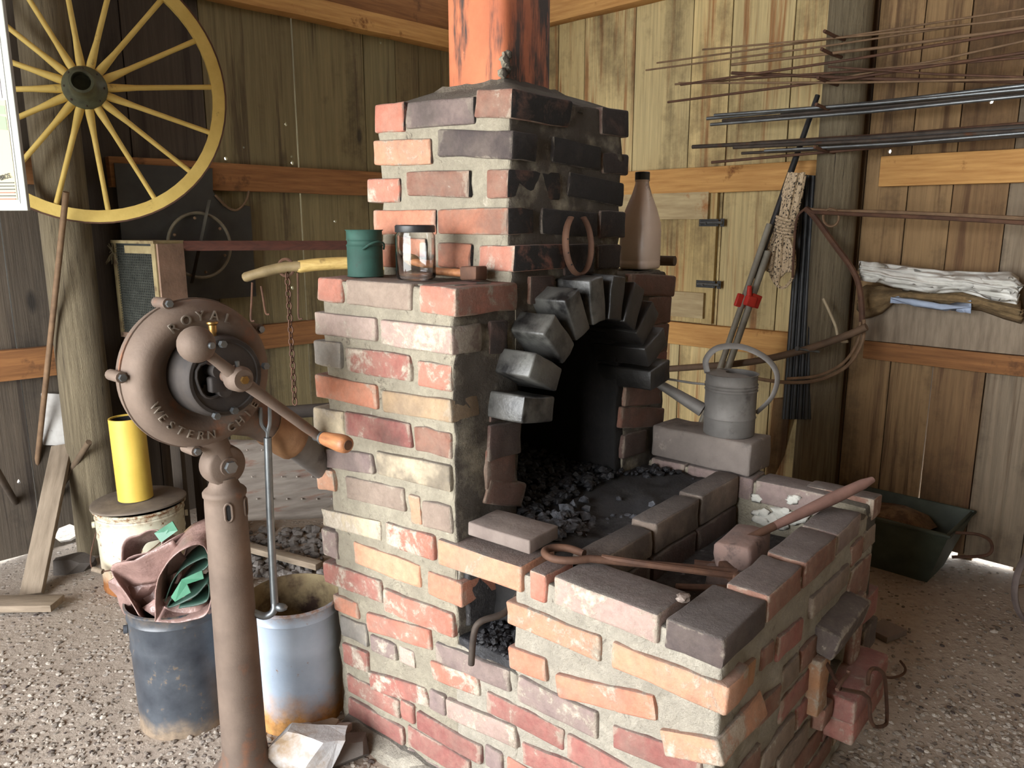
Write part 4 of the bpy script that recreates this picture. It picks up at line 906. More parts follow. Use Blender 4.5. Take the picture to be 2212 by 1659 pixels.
# wire damper pull at the clean-out hole
pu = thing('damper_pull', 'bent rusty wire pull hooked into the clean out hole', 'damper pull')
P = lambda x, y, u_=-.1: FW(*fu(x, y, u_))
a = FW((NV0+NV1)/2-.02, .05, NZ1-.035)
mb = MB(); mb.tube([a, lerp(a, P(1815, 1488), .6), P(1815, 1488), P(1862, 1497), P(1876, 1508)]+smoothpath([P(1879, 1520), P(1880, 1550), P(1890, 1569), P(1912, 1566), P(1916, 1545), P(1912, 1470), P(1903, 1449), P(1886, 1444), P(1877, 1455), P(1875, 1478)], 4), .0055, 8); mb.obj('pull_wire', RUST, pu, smooth=True)
mb = MB(); mb.tube(smoothpath([P(1808, 1490), P(1818, 1472), P(1830, 1458), P(1833, 1448)], 4), .005, 8); mb.obj('catch', RUST, pu, smooth=True)
mb = MB(); q = [wz(x, y, .012) for (x, y) in ((1945, 1428), (1956, 1445), (1948, 1458), (1925, 1464), (1905, 1460))]; mb.tube(smoothpath(q, 5), .0045, 8); tag(mb.obj('wire_hook', RUST, smooth=True), 'curved rusty wire hook lying on the gravel behind the damper pull', 'hook')

# ================================================================ HAND-CRANKED BLOWER
BX, BY = -.768, 1.955
bl = thing('forge_blower', 'brown cast iron hand crank forge blower on a round column stand', 'blower', (BX, BY, 0), TH)
exv = Vector((FV[0], FV[1], 0)); eyv = Vector((FU[0], FU[1], 0)); PB = Vector((BX, BY, 0))
def bp(x, y, yl):
    q = hitp(x, y, PB+eyv*yl, eyv)-PB; return Vector((q.dot(exv), yl, q.z))
hc = bp(424, 806, .0); Yax = Matrix(((1, 0, 0, 0), (0, 0, 1, 0), (0, -1, 0, 0), (0, 0, 0, 1)))   # lathe z -> local y
YM = Matrix(((1, 0, 0, 0), (0, 0, 1, 0), (0, 1, 0, 0), (0, 0, 0, 1)))
def ylathe(prof, c, seg=48, **k):
    m = MB(); m.lathe(prof, seg, Matrix.Translation(c) @ YM, **k); m.f = [f[::-1] for f in m.f]; return m
RR = .188
ylathe([(.001, -.03), (.098, -.03), (.108, -.036), (.125, -.055), (.145, -.064), (.165, -.058), (.18, -.04), (.187, -.015), (.188, .01), (.183, .035), (.168, .055), (.145, .064), (.001, .06)], hc, 64, cap0=False, cap1=False).obj('fan_housing', CAST, bl, smooth=True, angle=60)
ylathe([(RR-.004, -.003), (RR+.003, -.002), (RR+.003, .004), (RR-.004, .005)], hc, 64, cap0=False, cap1=False).obj('seam_flange', CAST, bl, smooth=True, angle=40)
for (x, y) in ((352, 657), (262, 812), (412, 972), (560, 700)):
    q = bp(x, y, 0); d = Vector((q.x-hc.x, 0, q.z-hc.z)).normalized(); c = Vector((hc.x, 0, hc.z))+d*(RR+.008)
    m = MB(); m.tube([c+Vector((0, -.03, 0)), c+Vector((0, .03, 0))], .0135, 12); o = m.obj('lug', CAST, bl, smooth=True, angle=50)
    m = MB(); m.tube([c+Vector((0, -.04, 0)), c+Vector((0, -.028, 0))], .009, 6); m.obj('bolt_head', STEEL, o)
# gear case
gc = bp(487, 814, -.12); gr = .098
ylathe([(gr+.006, .10), (gr+.006, .035), (gr+.002, .03), (gr, .0), (gr-.004, -.004), (gr-.012, -.004), (gr-.014, .0)], gc, 56, cap0=False, cap1=False).obj('gear_case', GEARB, bl, smooth=True, angle=45)
bm = bmesh.new()
def bloop(pts):
    vs = [bm.verts.new((x, 0, z)) for x, z in pts]; return [bm.edges.new((vs[i], vs[(i+1) % len(vs)])) for i in range(len(vs))]
es = bloop([(gr*.9*math.cos(2*math.pi*k/48), gr*.9*math.sin(2*math.pi*k/48)) for k in range(48)])
kid = []
for k in range(22):
    a = 2*math.pi*k/22; rr_ = .044*(1+.25*math.cos(2*a+.6))+.008*math.cos(3*a); kid.append((-.028+rr_*math.cos(a), -.006+1.05*rr_*math.sin(a)))
es += bloop(kid); bmesh.ops.triangle_fill(bm, use_beauty=True, use_dissolve=False, edges=es)
r_ = bmesh.ops.extrude_face_region(bm, geom=list(bm.faces))
for v_ in r_['geom']:
    if isinstance(v_, bmesh.types.BMVert): v_.co.y += .012
bmesh.ops.recalc_face_normals(bm, faces=bm.faces); me = bpy.data.meshes.new('case_cover'); bm.to_mesh(me); bm.free()
o = link('case_cover', me, GEARB, bl); o.location = gc
m = MB(); m.tube([(gc.x+x, gc.y-.003, gc.z+z) for x, z in kid], .004, 6, closed=True); m.obj('opening_lip', GEARB, bl, smooth=True)
def gear(c, r, n, th, mat, nm):
    m = MB(); poly = []
    for k in range(n*4):
        a = 2*math.pi*k/(n*4); poly.append(((r if k % 4 in (0, 1) else r*.88)*math.cos(a), (r if k % 4 in (0, 1) else r*.88)*math.sin(a)))
    m.prism(poly, 0, th, Matrix.Translation(c) @ YM); m.f = [f[::-1] for f in m.f]; return m.obj(nm, mat, bl)
gear(gc+Vector((-.01, .03, .02)), .058, 26, .014, GEARB, 'gear'); gear(gc+Vector((-.03, .018, -.035)), .026, 14, .02, IRON, 'gear')
ylathe([(.001, .05), (.088, .05), (.088, .06)], gc, 32, cap0=False, cap1=False).obj('case_back', SOOT_AND_SHADE, bl)  # back disc coloured black for the shade inside the gear case
m = MB(); m.tube([gc+Vector((-.022, .03, .02)), gc+Vector((-.022, -.02, .02))], .02, 16); m.obj('bearing', GEARB, bl, smooth=True, angle=50)
m = MB(); m.tube([gc+Vector((-.012, .03, -.03)), gc+Vector((-.012, -.018, -.03))], .017, 16); vs, fs = gridbox((.02, .012, .02), r=.006, seed=2, amp=0); m.add(vs, fs, Matrix.Translation(gc+Vector((-.03, -.008, -.012)))); m.obj('bearing', GEARB, bl, smooth=True, angle=50)
for (x, y) in ((478, 743), (503, 886), (464, 898), (570, 790)):
    c = bp(x, y, -.125); m = MB(); m.tube([c, c+Vector((0, -.014, 0))], .009, 6); m.obj('screw', STEEL, bl)
for (a, rx) in ((200, .085), (250, .085)): pass
c = bp(460, 720, -.09); m = MB(); m.lathe([(.001, -.02), (.008, -.02), (.008, 0), (.010, .004), (.010, .02), (.014, .024), (.014, .028), (.001, .028)], 16, Matrix.Translation(c), cap0=False, cap1=False); m.obj('oil_cup', BRASS, bl, smooth=True, angle=40)
# crank
hub = bp(516, 818, -.2); ball = bp(424, 744, -.2); je = bp(690, 944, -.2); tip = bp(752, 972, -.2)
m = MB(); m.tube([hub+Vector((0, .09, 0)), hub+Vector((0, .02, 0))], .016, 14); m.obj('shaft', CAST, bl, smooth=True, angle=50)
m = MB(); m.tube([hub+Vector((0, .024, 0)), hub+Vector((0, .018, 0)), hub+Vector((0, -.012, 0)), hub+Vector((0, -.022, 0))], [.024, .031, .031, .024], 20); o = m.obj('crank_hub', CAST, bl, smooth=True, angle=50)
m = MB(); m.tube([hub+Vector((0, -.02, 0)), hub+Vector((0, -.03, 0))], .01, 6); m.obj('hub_nut', BRASS, o)
m = MB(); m.tube([hub+Vector((-.004, -.004, .02)), hub+Vector((-.004, -.004, .043))], .0055, 8); m.obj('set_screw', STEEL, o)
m = MB(); dirb = (ball-hub).normalized(); m.tube([hub+dirb*.015, lerp(hub, ball, .5), ball], [.016, .013, .014], 12); m.tube([hub+(je-hub).normalized()*.015, lerp(hub, je, .4), lerp(hub, je, .8), je], [.016, .0135, .0135, .012], 12); m.obj('crank_arm', CAST, bl, smooth=True, angle=50)
m = MB(); m.lump(ball, .042, 0, 3, 0.0); o = m.obj('counterweight', CAST, bl, smooth=True, angle=180)
m = MB(); m.tube([ball+Vector((.012, -.036, 0)), ball+Vector((.014, -.047, 0))], .0075, 10); m.obj('pin', STEEL, o, smooth=True, angle=40)
hd = Vector((.0, -1, 0)); e = je+hd*.105
m = MB(); m.tube([je+hd*-.015, je+hd*.012, je+hd*.013, je+hd*.02], [.013, .013, .018, .018], 14); m.obj('ferrule', STEEL, bl, smooth=True, angle=40)
m = MB(); m.tube([je+hd*.018, je+hd*.03, je+hd*.06, je+hd*.085, je+hd*.105, je+hd*.116, je+hd*.12], [.0165, .0185, .021, .0235, .0235, .021, .012], 18); o = m.obj('handle', WOOD_H, bl, smooth=True, angle=60)
m = MB(); m.tube([je+hd*.1195, je+hd*.1215], .013, 14); m.obj('handle_end', RUST, o, smooth=True, angle=40)
# lettering cast in the housing
LET = M('worn_raised_letter', rgb(126, 116, 104), rgb(98, 90, 82), 20, .5, .4, bump=.2)
def letters(word, r, a0, a1, c, y, size, flip, mat, nm):
    n = len(word)
    for i, ch in enumerate(word):
        if ch == ' ': continue
        a = math.radians(lerp(a0, a1, i/(n-1))); me = text_mesh(ch, size, .0035)
        o = link('letter', me, mat, bl); rot = a-math.pi/2 if not flip else a+math.pi/2
        bx = Matrix(((1, 0, 0, 0), (0, 0, -1, 0), (0, 1, 0, 0), (0, 0, 0, 1)))
        o.matrix_local = Matrix.Translation((c.x+r*math.cos(a), y, c.z+r*math.sin(a))) @ bx @ Matrix.Rotation(rot, 4, 'Z')
letters('ROYAL', .150, 122, 66, hc, -.0635, .034, False, LET, 't')
letters('WESTERN CHIEF', .150, 203, 332, hc, -.0635, .030, True, LET, 'b')
# neck and column stand
pt = bp(484, 1007, -.02)
def zrow(y): return bp(484, y, 0).z
ztop = pt.z
m = ylathe([(.001, -.03), (.046, -.03), (.054, -.022), (.056, 0), (.054, .022), (.046, .03), (.001, .03)], Vector((0, 0, ztop)), 36, cap0=False, cap1=False); m.obj('pivot_ear', CAST, bl, smooth=True, angle=50)
m = MB(); m.tube([(hc.x*.75, 0, hc.z-.16), (hc.x*.35, 0, ztop+.06), (0, 0, ztop+.02)], [.05, .036, .034], 14); m.obj('neck', CAST, bl, smooth=True, angle=60)
m = MB(); m.tube([(0, -.025, ztop), (0, -.038, ztop)], .024, 20); o = m.obj('washer', CAST, bl, smooth=True, angle=40)
m = MB(); m.tube([(0, -.037, ztop), (0, -.05, ztop)], .0165, 6); m.obj('bolt_head', STEEL, o)
zc_ = zrow(1062)
prof = [(.001, 0), (.105, 0), (.105, .008), (.098, .018), (.082, .03), (.07, .045), (.064, .07), (.061, .1), (.0585, zc_*.45), (.0535, zc_-.03), (.0525, zc_-.012), (.056, zc_-.008), (.0565, zc_+.002), (.052, zc_+.008), (.042, zc_+.016), (.036, zc_+.03), (.035, ztop-.035), (.001, ztop-.03)]
m = MB(); m.lathe(prof, 40, cap0=False, cap1=False); m.obj('column_stand', CAST, bl, smooth=True, angle=50)
for (x, dx) in ((481, 0), (520, .03)):
    z = bp(481, 1112, -.05).z; a = math.radians(-90+(-22 if x == 481 else 40)); rr_ = .0535; c = Vector((rr_*math.cos(a), rr_*math.sin(a), z)); t = Vector((-math.sin(a), math.cos(a), 0))
    ring = [c+t*.009*math.cos(b)+Vector((0, 0, 1))*(.013*math.sin(b)+(.012 if math.sin(b) > 0 else -.012)) for b in [2*math.pi*k/20 for k in range(20)]]
    m = MB(); m.tube(ring, .0035, 6, closed=True); o = m.obj('slot_rim', CAST, bl, smooth=True)
    m = MB(); nn = Vector((math.cos(a), math.sin(a), 0)); m.add([p+nn*.0006 for p in ring], [tuple(range(20))]); m.obj('slot', SOOT_AND_SHADE, o)  # black face laid on for the shade of an open slot
# outlet: leather sleeve and sheet metal duct into the end of the forge
d0 = bp(548, 905, .01); d1 = Vector(wd(640, 955, 2.13)-PB); d1 = Vector((d1.dot(exv), d1.dot(eyv), d1.z)); d2 = wd(740, 1040, 2.36)-PB; d2 = Vector((d2.dot(exv), d2.dot(eyv), d2.z))
m = MB(); m.tube([Vector((hc.x+.08, .0, hc.z-.12)), d0, lerp(d0, d1, .5)], [.055, .05, .046], 16); m.obj('outlet', CAST, bl, smooth=True, angle=60)
m = MB(); m.tube(smoothpath([lerp(d0, d1, .35), lerp(d0, d1, .7), d1], 4), [.052]*4+[.058]*4+[.05], 16); m.obj('sleeve', M('brown_leather_sleeve', rgb(140, 104, 70), rgb(104, 74, 50), 9, .7, bump=.4), bl, smooth=True, angle=60)
m = MB(); m.tube([lerp(d0, d1, .9), lerp(d1, d2, .5), d2], .044, 16); m.obj('duct', ZINC, bl, smooth=True, angle=60)
# forked rod hanging from the blower
hk = thing('fork_rod', 'long grey steel rod with forked top and bottom hook beside the blower', 'hook rod')
Y0 = 2.0
m = MB(); top = wd(578, 945, Y0); m.tube([top, wd(583, 1100, Y0), wd(590, 1250, Y0-.01), wd(593, 1300, Y0-.02)]+smoothpath([wd(594, 1310, Y0-.02), wd(588, 1324, Y0-.025), wd(570, 1331, Y0-.03), wd(545, 1322, Y0-.04)], 4), [.0105]*4+[.0105]*13, 10); m.obj('rod', STEEL, hk, smooth=True, angle=60)
m = MB(); m.tube(smoothpath([wd(563, 880, Y0), wd(565, 915, Y0), wd(577, 932, Y0), top], 4), .0055, 8); m.obj('tine', STEEL, hk, smooth=True)
m = MB(); m.tube(smoothpath([wd(582, 862, Y0), wd(583, 910, Y0), wd(579, 930, Y0), top], 4), .0055, 8); m.obj('tine', STEEL, hk, smooth=True)
m = MB(); m.lump(wd(606, 1312, Y0-.02), .014, 2, 2, .2, (1.3, 1, .9)); m.obj('hook_end', STEEL, hk, smooth=True)

# ================================================================ PAILS, PIPE, TARP, ROCKS
def pail(name, label, loc, r, h, mat, inner, lid=False, dent=0, rt=1.03):
    t = thing(name, label, 'pail', (loc[0], loc[1], gh(*loc[:2])-.004), .4)
    m = MB(); prof = [(r*.955, 0), (r*.965, .006), (r*.965, .012), (r*.955, .016), (lerp(r*.955, r, .62), h*.62), (lerp(r*.955, r, .66)+.003, h*.66), (lerp(r*.955, r, .7), h*.70), (r*.99, h*.88), (r*.99+.004, h*.9), (r*.99, h*.92), (r*rt-.004, h-.012), (r*rt+.003, h-.006), (r*rt+.003, h), (r*rt-.003, h+.002)]
    m.lathe(prof, 48, cap1=False); b = m.obj('body', mat, t, smooth=True, angle=45)
    m = MB(); m.lathe([(r*rt-.003, h+.002), (r*.985, h*.9), (r*.95, .03), (.001, .03)], 48, cap0=False, cap1=False); m.f = [f[::-1] for f in m.f]; m.obj('inside', inner, t, smooth=True, angle=45)
    for sgn in (1, -1):
        m = MB(); m.tube([(sgn*r*1.0, 0, h*.8), (sgn*(r*1.0+.012), 0, h*.8)], .014, 12); m.obj('ear', mat, t, smooth=True, angle=40)
    return t
INS = M('rusty_pail_inside', rgb(164, 148, 112), rgb(112, 92, 66), 9, .8, bump=.3, spot=(rgb(62, 44, 34), 6, .5, .64))
INSD = M('dark_pail_inside', rgb(46, 42, 40), rgb(30, 28, 27), 9, .8, bump=.2)
t = pail('blue_pail', 'pale blue rusty open pail between the blower stand and the forge', (-.695, 2.262), .143, .415, BLUEP, INS)
m = MB(); m.lathe([(.001, .12), (.134, .12)], 32, cap0=False, cap1=False); m.obj('dregs', M('rusty_dregs', rgb(62, 44, 36), rgb(40, 30, 26), 12, .8), t)
pail('black_pail', 'scuffed black pail holding a folded tarp left of the blower stand', (-1.064, 2.262), .15, .42, BLKP, INSD)
wp = pail('white_pail', 'rusty white paint pail with dented lid at the back left', (-1.645, 3.22), .18, .37, WHTP, INSD)
m = MB(); vs = []; n = 40
for (r, z) in ((.194, .374), (.194, .382), (.186, .386), (.001, .386)):
    for k in range(n): a = 2*math.pi*k/n; vs.append((r*math.cos(a), r*math.sin(a), z+.012*max(0, math.cos(a+1.1))))
m.add(vs, [(i*n+k, i*n+(k+1) % n, (i+1)*n+(k+1) % n, (i+1)*n+k) for i in range(3) for k in range(n)]+[tuple(range(n))[::-1]]); m.obj('lid', M('dusty_lid', rgb(118, 106, 92), rgb(92, 82, 72), 12, .8, bump=.3), wp, smooth=True, angle=40)
m = MB(); pts = smoothpath([(-.17, -.02, .29), (-.2, -.1, .18), (-.17, -.15, .14), (-.05, -.19, .17), (.08, -.17, .24), (.16, -.05, .29)], 5); m.tube(pts, .003, 6); o = m.obj('bail', RUST, wp, smooth=True)
m = MB(); m.tube([pts[8], pts[11]], .011, 10); m.obj('grip', WOOD_G, o, smooth=True, angle=50)
yp = thing('yellow_pipe', 'short yellow painted pipe standing on the white pail lid', 'pipe', (-1.65, 3.205, .386+gh(-1.645, 3.22)+.010), 0)
m = MB(); m.lathe([(.071, 0), (.071, .362), (.064, .362), (.064, .02)], 36, cap0=False, cap1=False); o = m.obj('tube', YPIPE, yp, smooth=True, angle=40); yp.rotation_euler = (0, math.radians(-1.0), 0)
m = MB(); m.lathe([(.0635, .02), (.0635, .355)], 24, cap0=False, cap1=False); m.f = [f[::-1] for f in m.f]; m.obj('bore', SOOT_AND_SHADE, yp, smooth=True)  # inner wall coloured black for the shade inside the pipe
# folded tarp standing in the black pail
tp = thing('folded_tarp', 'crumpled brown and green tarp stuffed into the black pail', 'tarp', (-1.064, 2.262, gh(-1.064, 2.262)), 0)
def sheet(path, d, nlen, mat, nm, seed, amp=.012, th=.003):
    """a folded band: cross-section path swept along d"""
    pp = smoothpath(path, 6); vs = []; fs = []; k = len(pp); d = Vector(d)
    for j in range(nlen+1):
        for p in pp:
            q = p+d*(j/nlen); nz = noise.noise_vector(q*9+Vector((seed, seed, 0)))*amp+noise.noise_vector(q*26+Vector((seed, 0, seed)))*amp*.4; vs.append(q+nz)
    for j in range(nlen):
        for i in range(k-1): fs.append((j*k+i, j*k+i+1, (j+1)*k+i+1, (j+1)*k+i))
    m = MB(); m.add(vs, fs); o = m.obj(nm, mat, tp, smooth=True, angle=180)
    md = o.modifiers.new('s', 'SOLIDIFY'); md.thickness = th; md.offset = 0; return o
PT = Vector((-1.064, 2.262, gh(-1.064, 2.262)))
def T_(x, y, Y): return wd(x, y, Y)-PT
# big outer fold: slanted, shiny
sheet([T_(300, 1330, 2.18), T_(262, 1225, 2.2), T_(330, 1190, 2.17), T_(395, 1150, 2.2), T_(412, 1165, 2.26), T_(380, 1240, 2.28), T_(345, 1310, 2.2)], (.0, .1, -.06), 8, TARP, 'outer_fold', 1, .012)
sheet([T_(310, 1340, 2.13), T_(242, 1232, 2.16), T_(300, 1205, 2.13), T_(370, 1165, 2.15)], (.03, .05, -.1), 8, TARP, 'outer_fold', 6, .01)
sheet([T_(262, 1290, 2.24), T_(262, 1180, 2.27), T_(300, 1155, 2.28), T_(345, 1150, 2.28), T_(350, 1240, 2.26)], (.02, .08, -.05), 8, TARP, 'outer_fold', 2, .008)
sheet([T_(338, 1340, 2.09), T_(336, 1285, 2.08), T_(350, 1235, 2.08), T_(390, 1190, 2.08), T_(440, 1178, 2.1), T_(455, 1230, 2.12), T_(450, 1320, 2.11), T_(400, 1345, 2.1), T_(338, 1340, 2.1)], (-.01, .14, .03), 6, TARP, 'front_fold', 3, .006)
sheet([T_(356, 1300, 2.12), T_(385, 1240, 2.12), T_(440, 1205, 2.13), T_(446, 1225, 2.13), T_(395, 1265, 2.12), T_(362, 1312, 2.12), T_(420, 1290, 2.12), T_(448, 1262, 2.13), T_(446, 1300, 2.13), T_(385, 1315, 2.12)], (-.01, .1, .02), 5, M('green_tarp_dark', rgb(48, 78, 64), rgb(36, 58, 50), 9, .5, bump=.3), 'green_fold', 4, .003)
m = MB(); q = [T_(369, 1290, 2.075), T_(392, 1252, 2.075), T_(436, 1232, 2.08), T_(440, 1250, 2.08), T_(404, 1262, 2.08), T_(412, 1280, 2.08), T_(378, 1300, 2.075)]; m.add(q+[p+Vector((0, .004, 0)) for p in q], [tuple(range(7)), tuple(range(7, 14))[::-1]]+[(i, (i+1) % 7, 7+(i+1) % 7, 7+i) for i in range(7)]); m.obj('green_flap', TARPG, tp)
m = MB(); q = [T_(333, 1152, 2.2), T_(372, 1126, 2.2), T_(384, 1146, 2.2), T_(348, 1172, 2.19)]; m.add(q+[p+Vector((0, .004, 0)) for p in q], [(0, 1, 2, 3), (7, 6, 5, 4)]+[(i, (i+1) % 4, 4+(i+1) % 4, 4+i) for i in range(4)]); m.obj('green_flap', TARPG, tp)
m = MB(); m.lump(T_(318, 1262, 2.26), .085, 3, 3, .45, (1.1, .8, 1.0)); m.obj('inner_fold', TARP, tp, smooth=True)
m = MB(); m.lump(T_(395, 1305, 2.2), .08, 5, 3, .4, (1.2, .7, .8)); m.obj('inner_fold', TARP, tp, smooth=True)
# rocks at the foot of the forge
def rock(name, label, mat, c, size, seed, rot=0, cuts=7):
    rg = random.Random(seed); bm = bmesh.new(); bmesh.ops.create_cube(bm, size=2)
    for i in range(cuts):
        n = Vector((rg.gauss(0, 1), rg.gauss(0, 1), rg.gauss(0, .7))).normalized(); g = bm.verts[:]+bm.edges[:]+bm.faces[:]
        r = bmesh.ops.bisect_plane(bm, geom=g, plane_co=n*rg.uniform(.72, .95), plane_no=n, clear_outer=True); ed = [e for e in r['geom_cut'] if isinstance(e, bmesh.types.BMEdge)]
        if ed: bmesh.ops.edgenet_fill(bm, edges=ed)
    bmesh.ops.subdivide_edges(bm, edges=bm.edges[:], cuts=2, use_grid_fill=True)
    for v in bm.verts:
        v.co = Vector((v.co.x*size[0], v.co.y*size[1], v.co.z*size[2])); v.co += noise.noise_vector(v.co*14+Vector((seed, 0, 0)))*min(size)*.16
    me = bpy.data.meshes.new(name); bm.to_mesh(me); bm.free(); o = link(name, me, mat); o.location = c; o.rotation_euler = (0, rg.uniform(-.15, .15), rot); return tag(o, label, 'rock')
q = wz(660, 1660, .0); rock('rock', 'pale grey broken rock beside the blower stand at the foot of the forge', ROCK, (q.x+.0, q.y+.02, .055), (.115, .085, .07), 11, .3)
q = wz(775, 1640, .0); rock('rock', 'dark flat rock against the mortar footing of the forge', ROCKD, (q.x-.05, q.y+.01, .028), (.09, .06, .03), 23, .5)
q = wz(762, 1590, .02); rock('rock', 'small pale stone chip behind the broken rock at the forge foot', ROCK, (q.x-.035, q.y-.01, .05), (.03, .02, .02), 31, 1.0)
q = wz(690, 1570, .0); rock('rock', 'brownish rock between the blue pail and the forge foot', M('brown_rock', rgb(134, 118, 98), rgb(112, 98, 84), 6, .9, bump=.5), (q.x, q.y-.09, .03), (.07, .045, .04), 41, -.2)

# ================================================================ THINGS ALONG THE LEFT WALL
def rthing(name, label, cat, x, y, z, rot=0, group=None):
    q = RW(x, y, z); return thing(name, label, cat, q, ROOM_ROT+rot, group)
def toroom(p):                     # world -> room-local
    d = np.array([p[0], p[1]])-RC; return Vector((d@RB_, d@RA_, p[2]))
# wagon wheel hung on the post
hx, _, hz = rl(184, 191, .37)
ww = rthing('wagon_wheel', 'yellow wooden wagon wheel with dark hub hung high on the left wall', 'wheel', hx, .37, hz, math.radians(-22))
# wheel lies in local x-z, axis along y; a slight lean against the post
RW_ = .562
m = MB(); n = 64; prof = [(RW_, -.022), (RW_, .022), (RW_-.052, .019), (RW_-.052, -.019)]
vs = [(r*math.cos(2*math.pi*k/n), y, r*math.sin(2*math.pi*k/n)) for k in range(n) for (r, y) in prof]
m.add(vs, [(k*4+i, k*4+(i+1) % 4, ((k+1) % n)*4+(i+1) % 4, ((k+1) % n)*4+i) for k in range(n) for i in range(4)]); m.obj('rim', WHEELP, ww, smooth=True, angle=40)
m = MB(); vs = [(r*math.cos(2*math.pi*k/n), y, r*math.sin(2*math.pi*k/n)) for k in range(n) for (r, y) in ((RW_+.006, -.024), (RW_+.006, .024), (RW_-.001, .024), (RW_-.001, -.024))]
m.add(vs, [(k*4+i, k*4+(i+1) % 4, ((k+1) % n)*4+(i+1) % 4, ((k+1) % n)*4+i) for k in range(n) for i in range(4)]); m.obj('tyre', RUST, ww, smooth=True, angle=40)
for k in range(16):
    a = 2*math.pi*k/16+math.radians(-4.5); d = Vector((math.cos(a), 0, math.sin(a)))
    m = MB(); m.tube([d*.06, d*.11, d*.2, d*.4, d*(RW_-.05)], [.021, .021, .014, .0125, .0135], 10, flat=.85); m.obj('spoke', WHEELP, ww, smooth=True, angle=60)
m = MB(); m.lathe([(.04, -.12), (.06, -.1), (.084, -.05), (.088, -.03), (.088, .02), (.08, .035), (.062, .05), (.048, .10), (.043, .17), (.046, .175), (.046, .19), (.036, .192), (.034, .12), (.001, .12)], 36, YM, cap0=True, cap1=False); m.f = [f[::-1] for f in m.f]; hb = m.obj('hub', HUBP, ww, smooth=True, angle=40)
for k in range(8):
    a = 2*math.pi*k/8; m = MB(); m.lump((.075*math.cos(a), .037, .075*math.sin(a)), .006, k, 1, .1); m.obj('rivet', IRON, hb)
# dark sheet-iron panel with a ring and bar hung on it
x0, _, z1 = rl(246, 352, .07); x1, _, z0 = rl(553, 640, .07)
dp = rthing('sheet_iron', 'dark notched sheet iron panel fixed to the left wall below the wheel', 'panel', (x0+x1)/2, .07, z0)
w_ = x0-x1; h_ = z1-z0
poly = [(-w_/2, 0), (w_/2, 0), (w_/2, h_), (-w_*.21, h_), (-w_*.2, h_*.83), (-w_*.27, h_*.72), (-w_*.36, h_*.68), (-w_*.44, h_*.73), (-w_*.5, h_*.72)]
m = MB(); m.prism(poly, -.004, .004, Matrix(((1, 0, 0, 0), (0, 0, 1, 0), (0, 1, 0, 0), (0, 0, 0, 1)))); m.f = [f[::-1] for f in m.f]; m.obj('sheet', DARKP, dp)
m = MB(); pts_ = [(-w_*.21, .01, h_*.80), (-w_*.3, .012, h_*.71), (-w_*.38, .012, h_*.69), (-w_*.46, .012, h_*.76), (-w_*.49, .012, h_*.84)]; m.tube(smoothpath(pts_, 5), .006, 6); m.obj('notch_wire', RUSTL, dp, smooth=True)
hx, _, hz = rl(432, 530, .12)
hp_ = rthing('iron_hoop', 'thin iron hoop with a flat diagonal bar hanging on the dark panel', 'hoop', hx, .12, hz)
m = MB(); m.tube([(.165*math.cos(2*math.pi*k/48), 0, .165*math.sin(2*math.pi*k/48)) for k in range(48)], .0085, 8, closed=True); m.obj('ring', M('grey_hoop_iron', rgb(132, 124, 104), rgb(98, 90, 76), 14, .6, .3), hp_, smooth=True)
m = MB(); a_ = Vector(rl(452, 432, .135)); b_ = Vector(rl(414, 612, .135)); a_ -= Vector((hx, .12, hz)); b_ -= Vector((hx, .12, hz)); m.tube([a_, b_], .020, 4, flat=.25); m.obj('bar', M('dull_bar_iron', rgb(96, 90, 78), rgb(72, 66, 58), 14, .6, .3), hp_)
for k in range(6):
    a = k*math.pi/3+.4; m = MB(); m.lump((.14*math.cos(a), .004, .14*math.sin(a)), .009, k, 1, .2); m.obj('stud', RUSTL, hp_)
# fanning mill: screened box on legs with a long red rail
c0 = wd(345, 620, 3.55)
fm_lab = 'old winnowing machine box with dark screen and long faded red rail'
fm = thing('winnowing_machine', fm_lab, 'machine', (c0.x, c0.y, 0), 0)
# screen face runs left and back, side face runs right and back
pL = wd(253, 610, 3.75); dS = Vector((pL.x-c0.x, pL.y-c0.y, 0)); Ls = dS.length; dS.normalize()
pR = wd(400, 610, 3.68); dR = Vector((pR.x-c0.x, pR.y-c0.y, 0)); Lr = dR.length; dR.normalize()
zt_ = wd(345, 527, 3.55).z; zb_ = wd(345, 735, 3.55).z
def panel(p, d, L, z0, z1, th, mat, nm, parent, push=0.0):
    nrm = Vector((d.y, -d.x, 0))
    if nrm.y > 0: nrm = -nrm
    m = MB(); q = [p+nrm*push, p+d*L+nrm*push, p+d*L-nrm*(th-push), p-nrm*(th-push)]
    vs = [(a.x, a.y, z0) for a in q]+[(a.x, a.y, z1) for a in q]; m.add(vs, [(0, 1, 2, 3), (4, 7, 6, 5), (0, 4, 5, 1), (1, 5, 6, 2), (2, 6, 7, 3), (3, 7, 4, 0)])
    bm_ = bmesh.new(); me = m.mesh(nm); bm_.from_mesh(me); bmesh.ops.recalc_face_normals(bm_, faces=bm_.faces); bm_.to_mesh(me); bm_.free(); return link(nm, me, mat, parent)
O = Vector((0, 0, 0))
panel(O, dS, Ls, zb_, zt_, .01, SCREEN, 'screen_board', fm)
nS = Vector((dS.y, -dS.x, 0)); nS = nS if nS.y < 0 else -nS
m = MB()
for k in range(34):
    z = lerp(zb_+.02, zt_-.02, k/33); m.tube([dS*.02+nS*.004+Vector((0, 0, z)), dS*(Ls-.02)+nS*.004+Vector((0, 0, z))], .0022, 4)
for k in range(22):
    t = lerp(.02, Ls-.02, k/21); m.tube([dS*t+nS*.003+Vector((0, 0, zb_+.01)), dS*t+nS*.003+Vector((0, 0, zt_-.01))], .0018, 4)
o = m.obj('wire_screen', M('screen_wire', rgb(92, 94, 86), rgb(66, 68, 62), 20, .6, .4, bump=0), fm); o['kind'] = 'stuff'
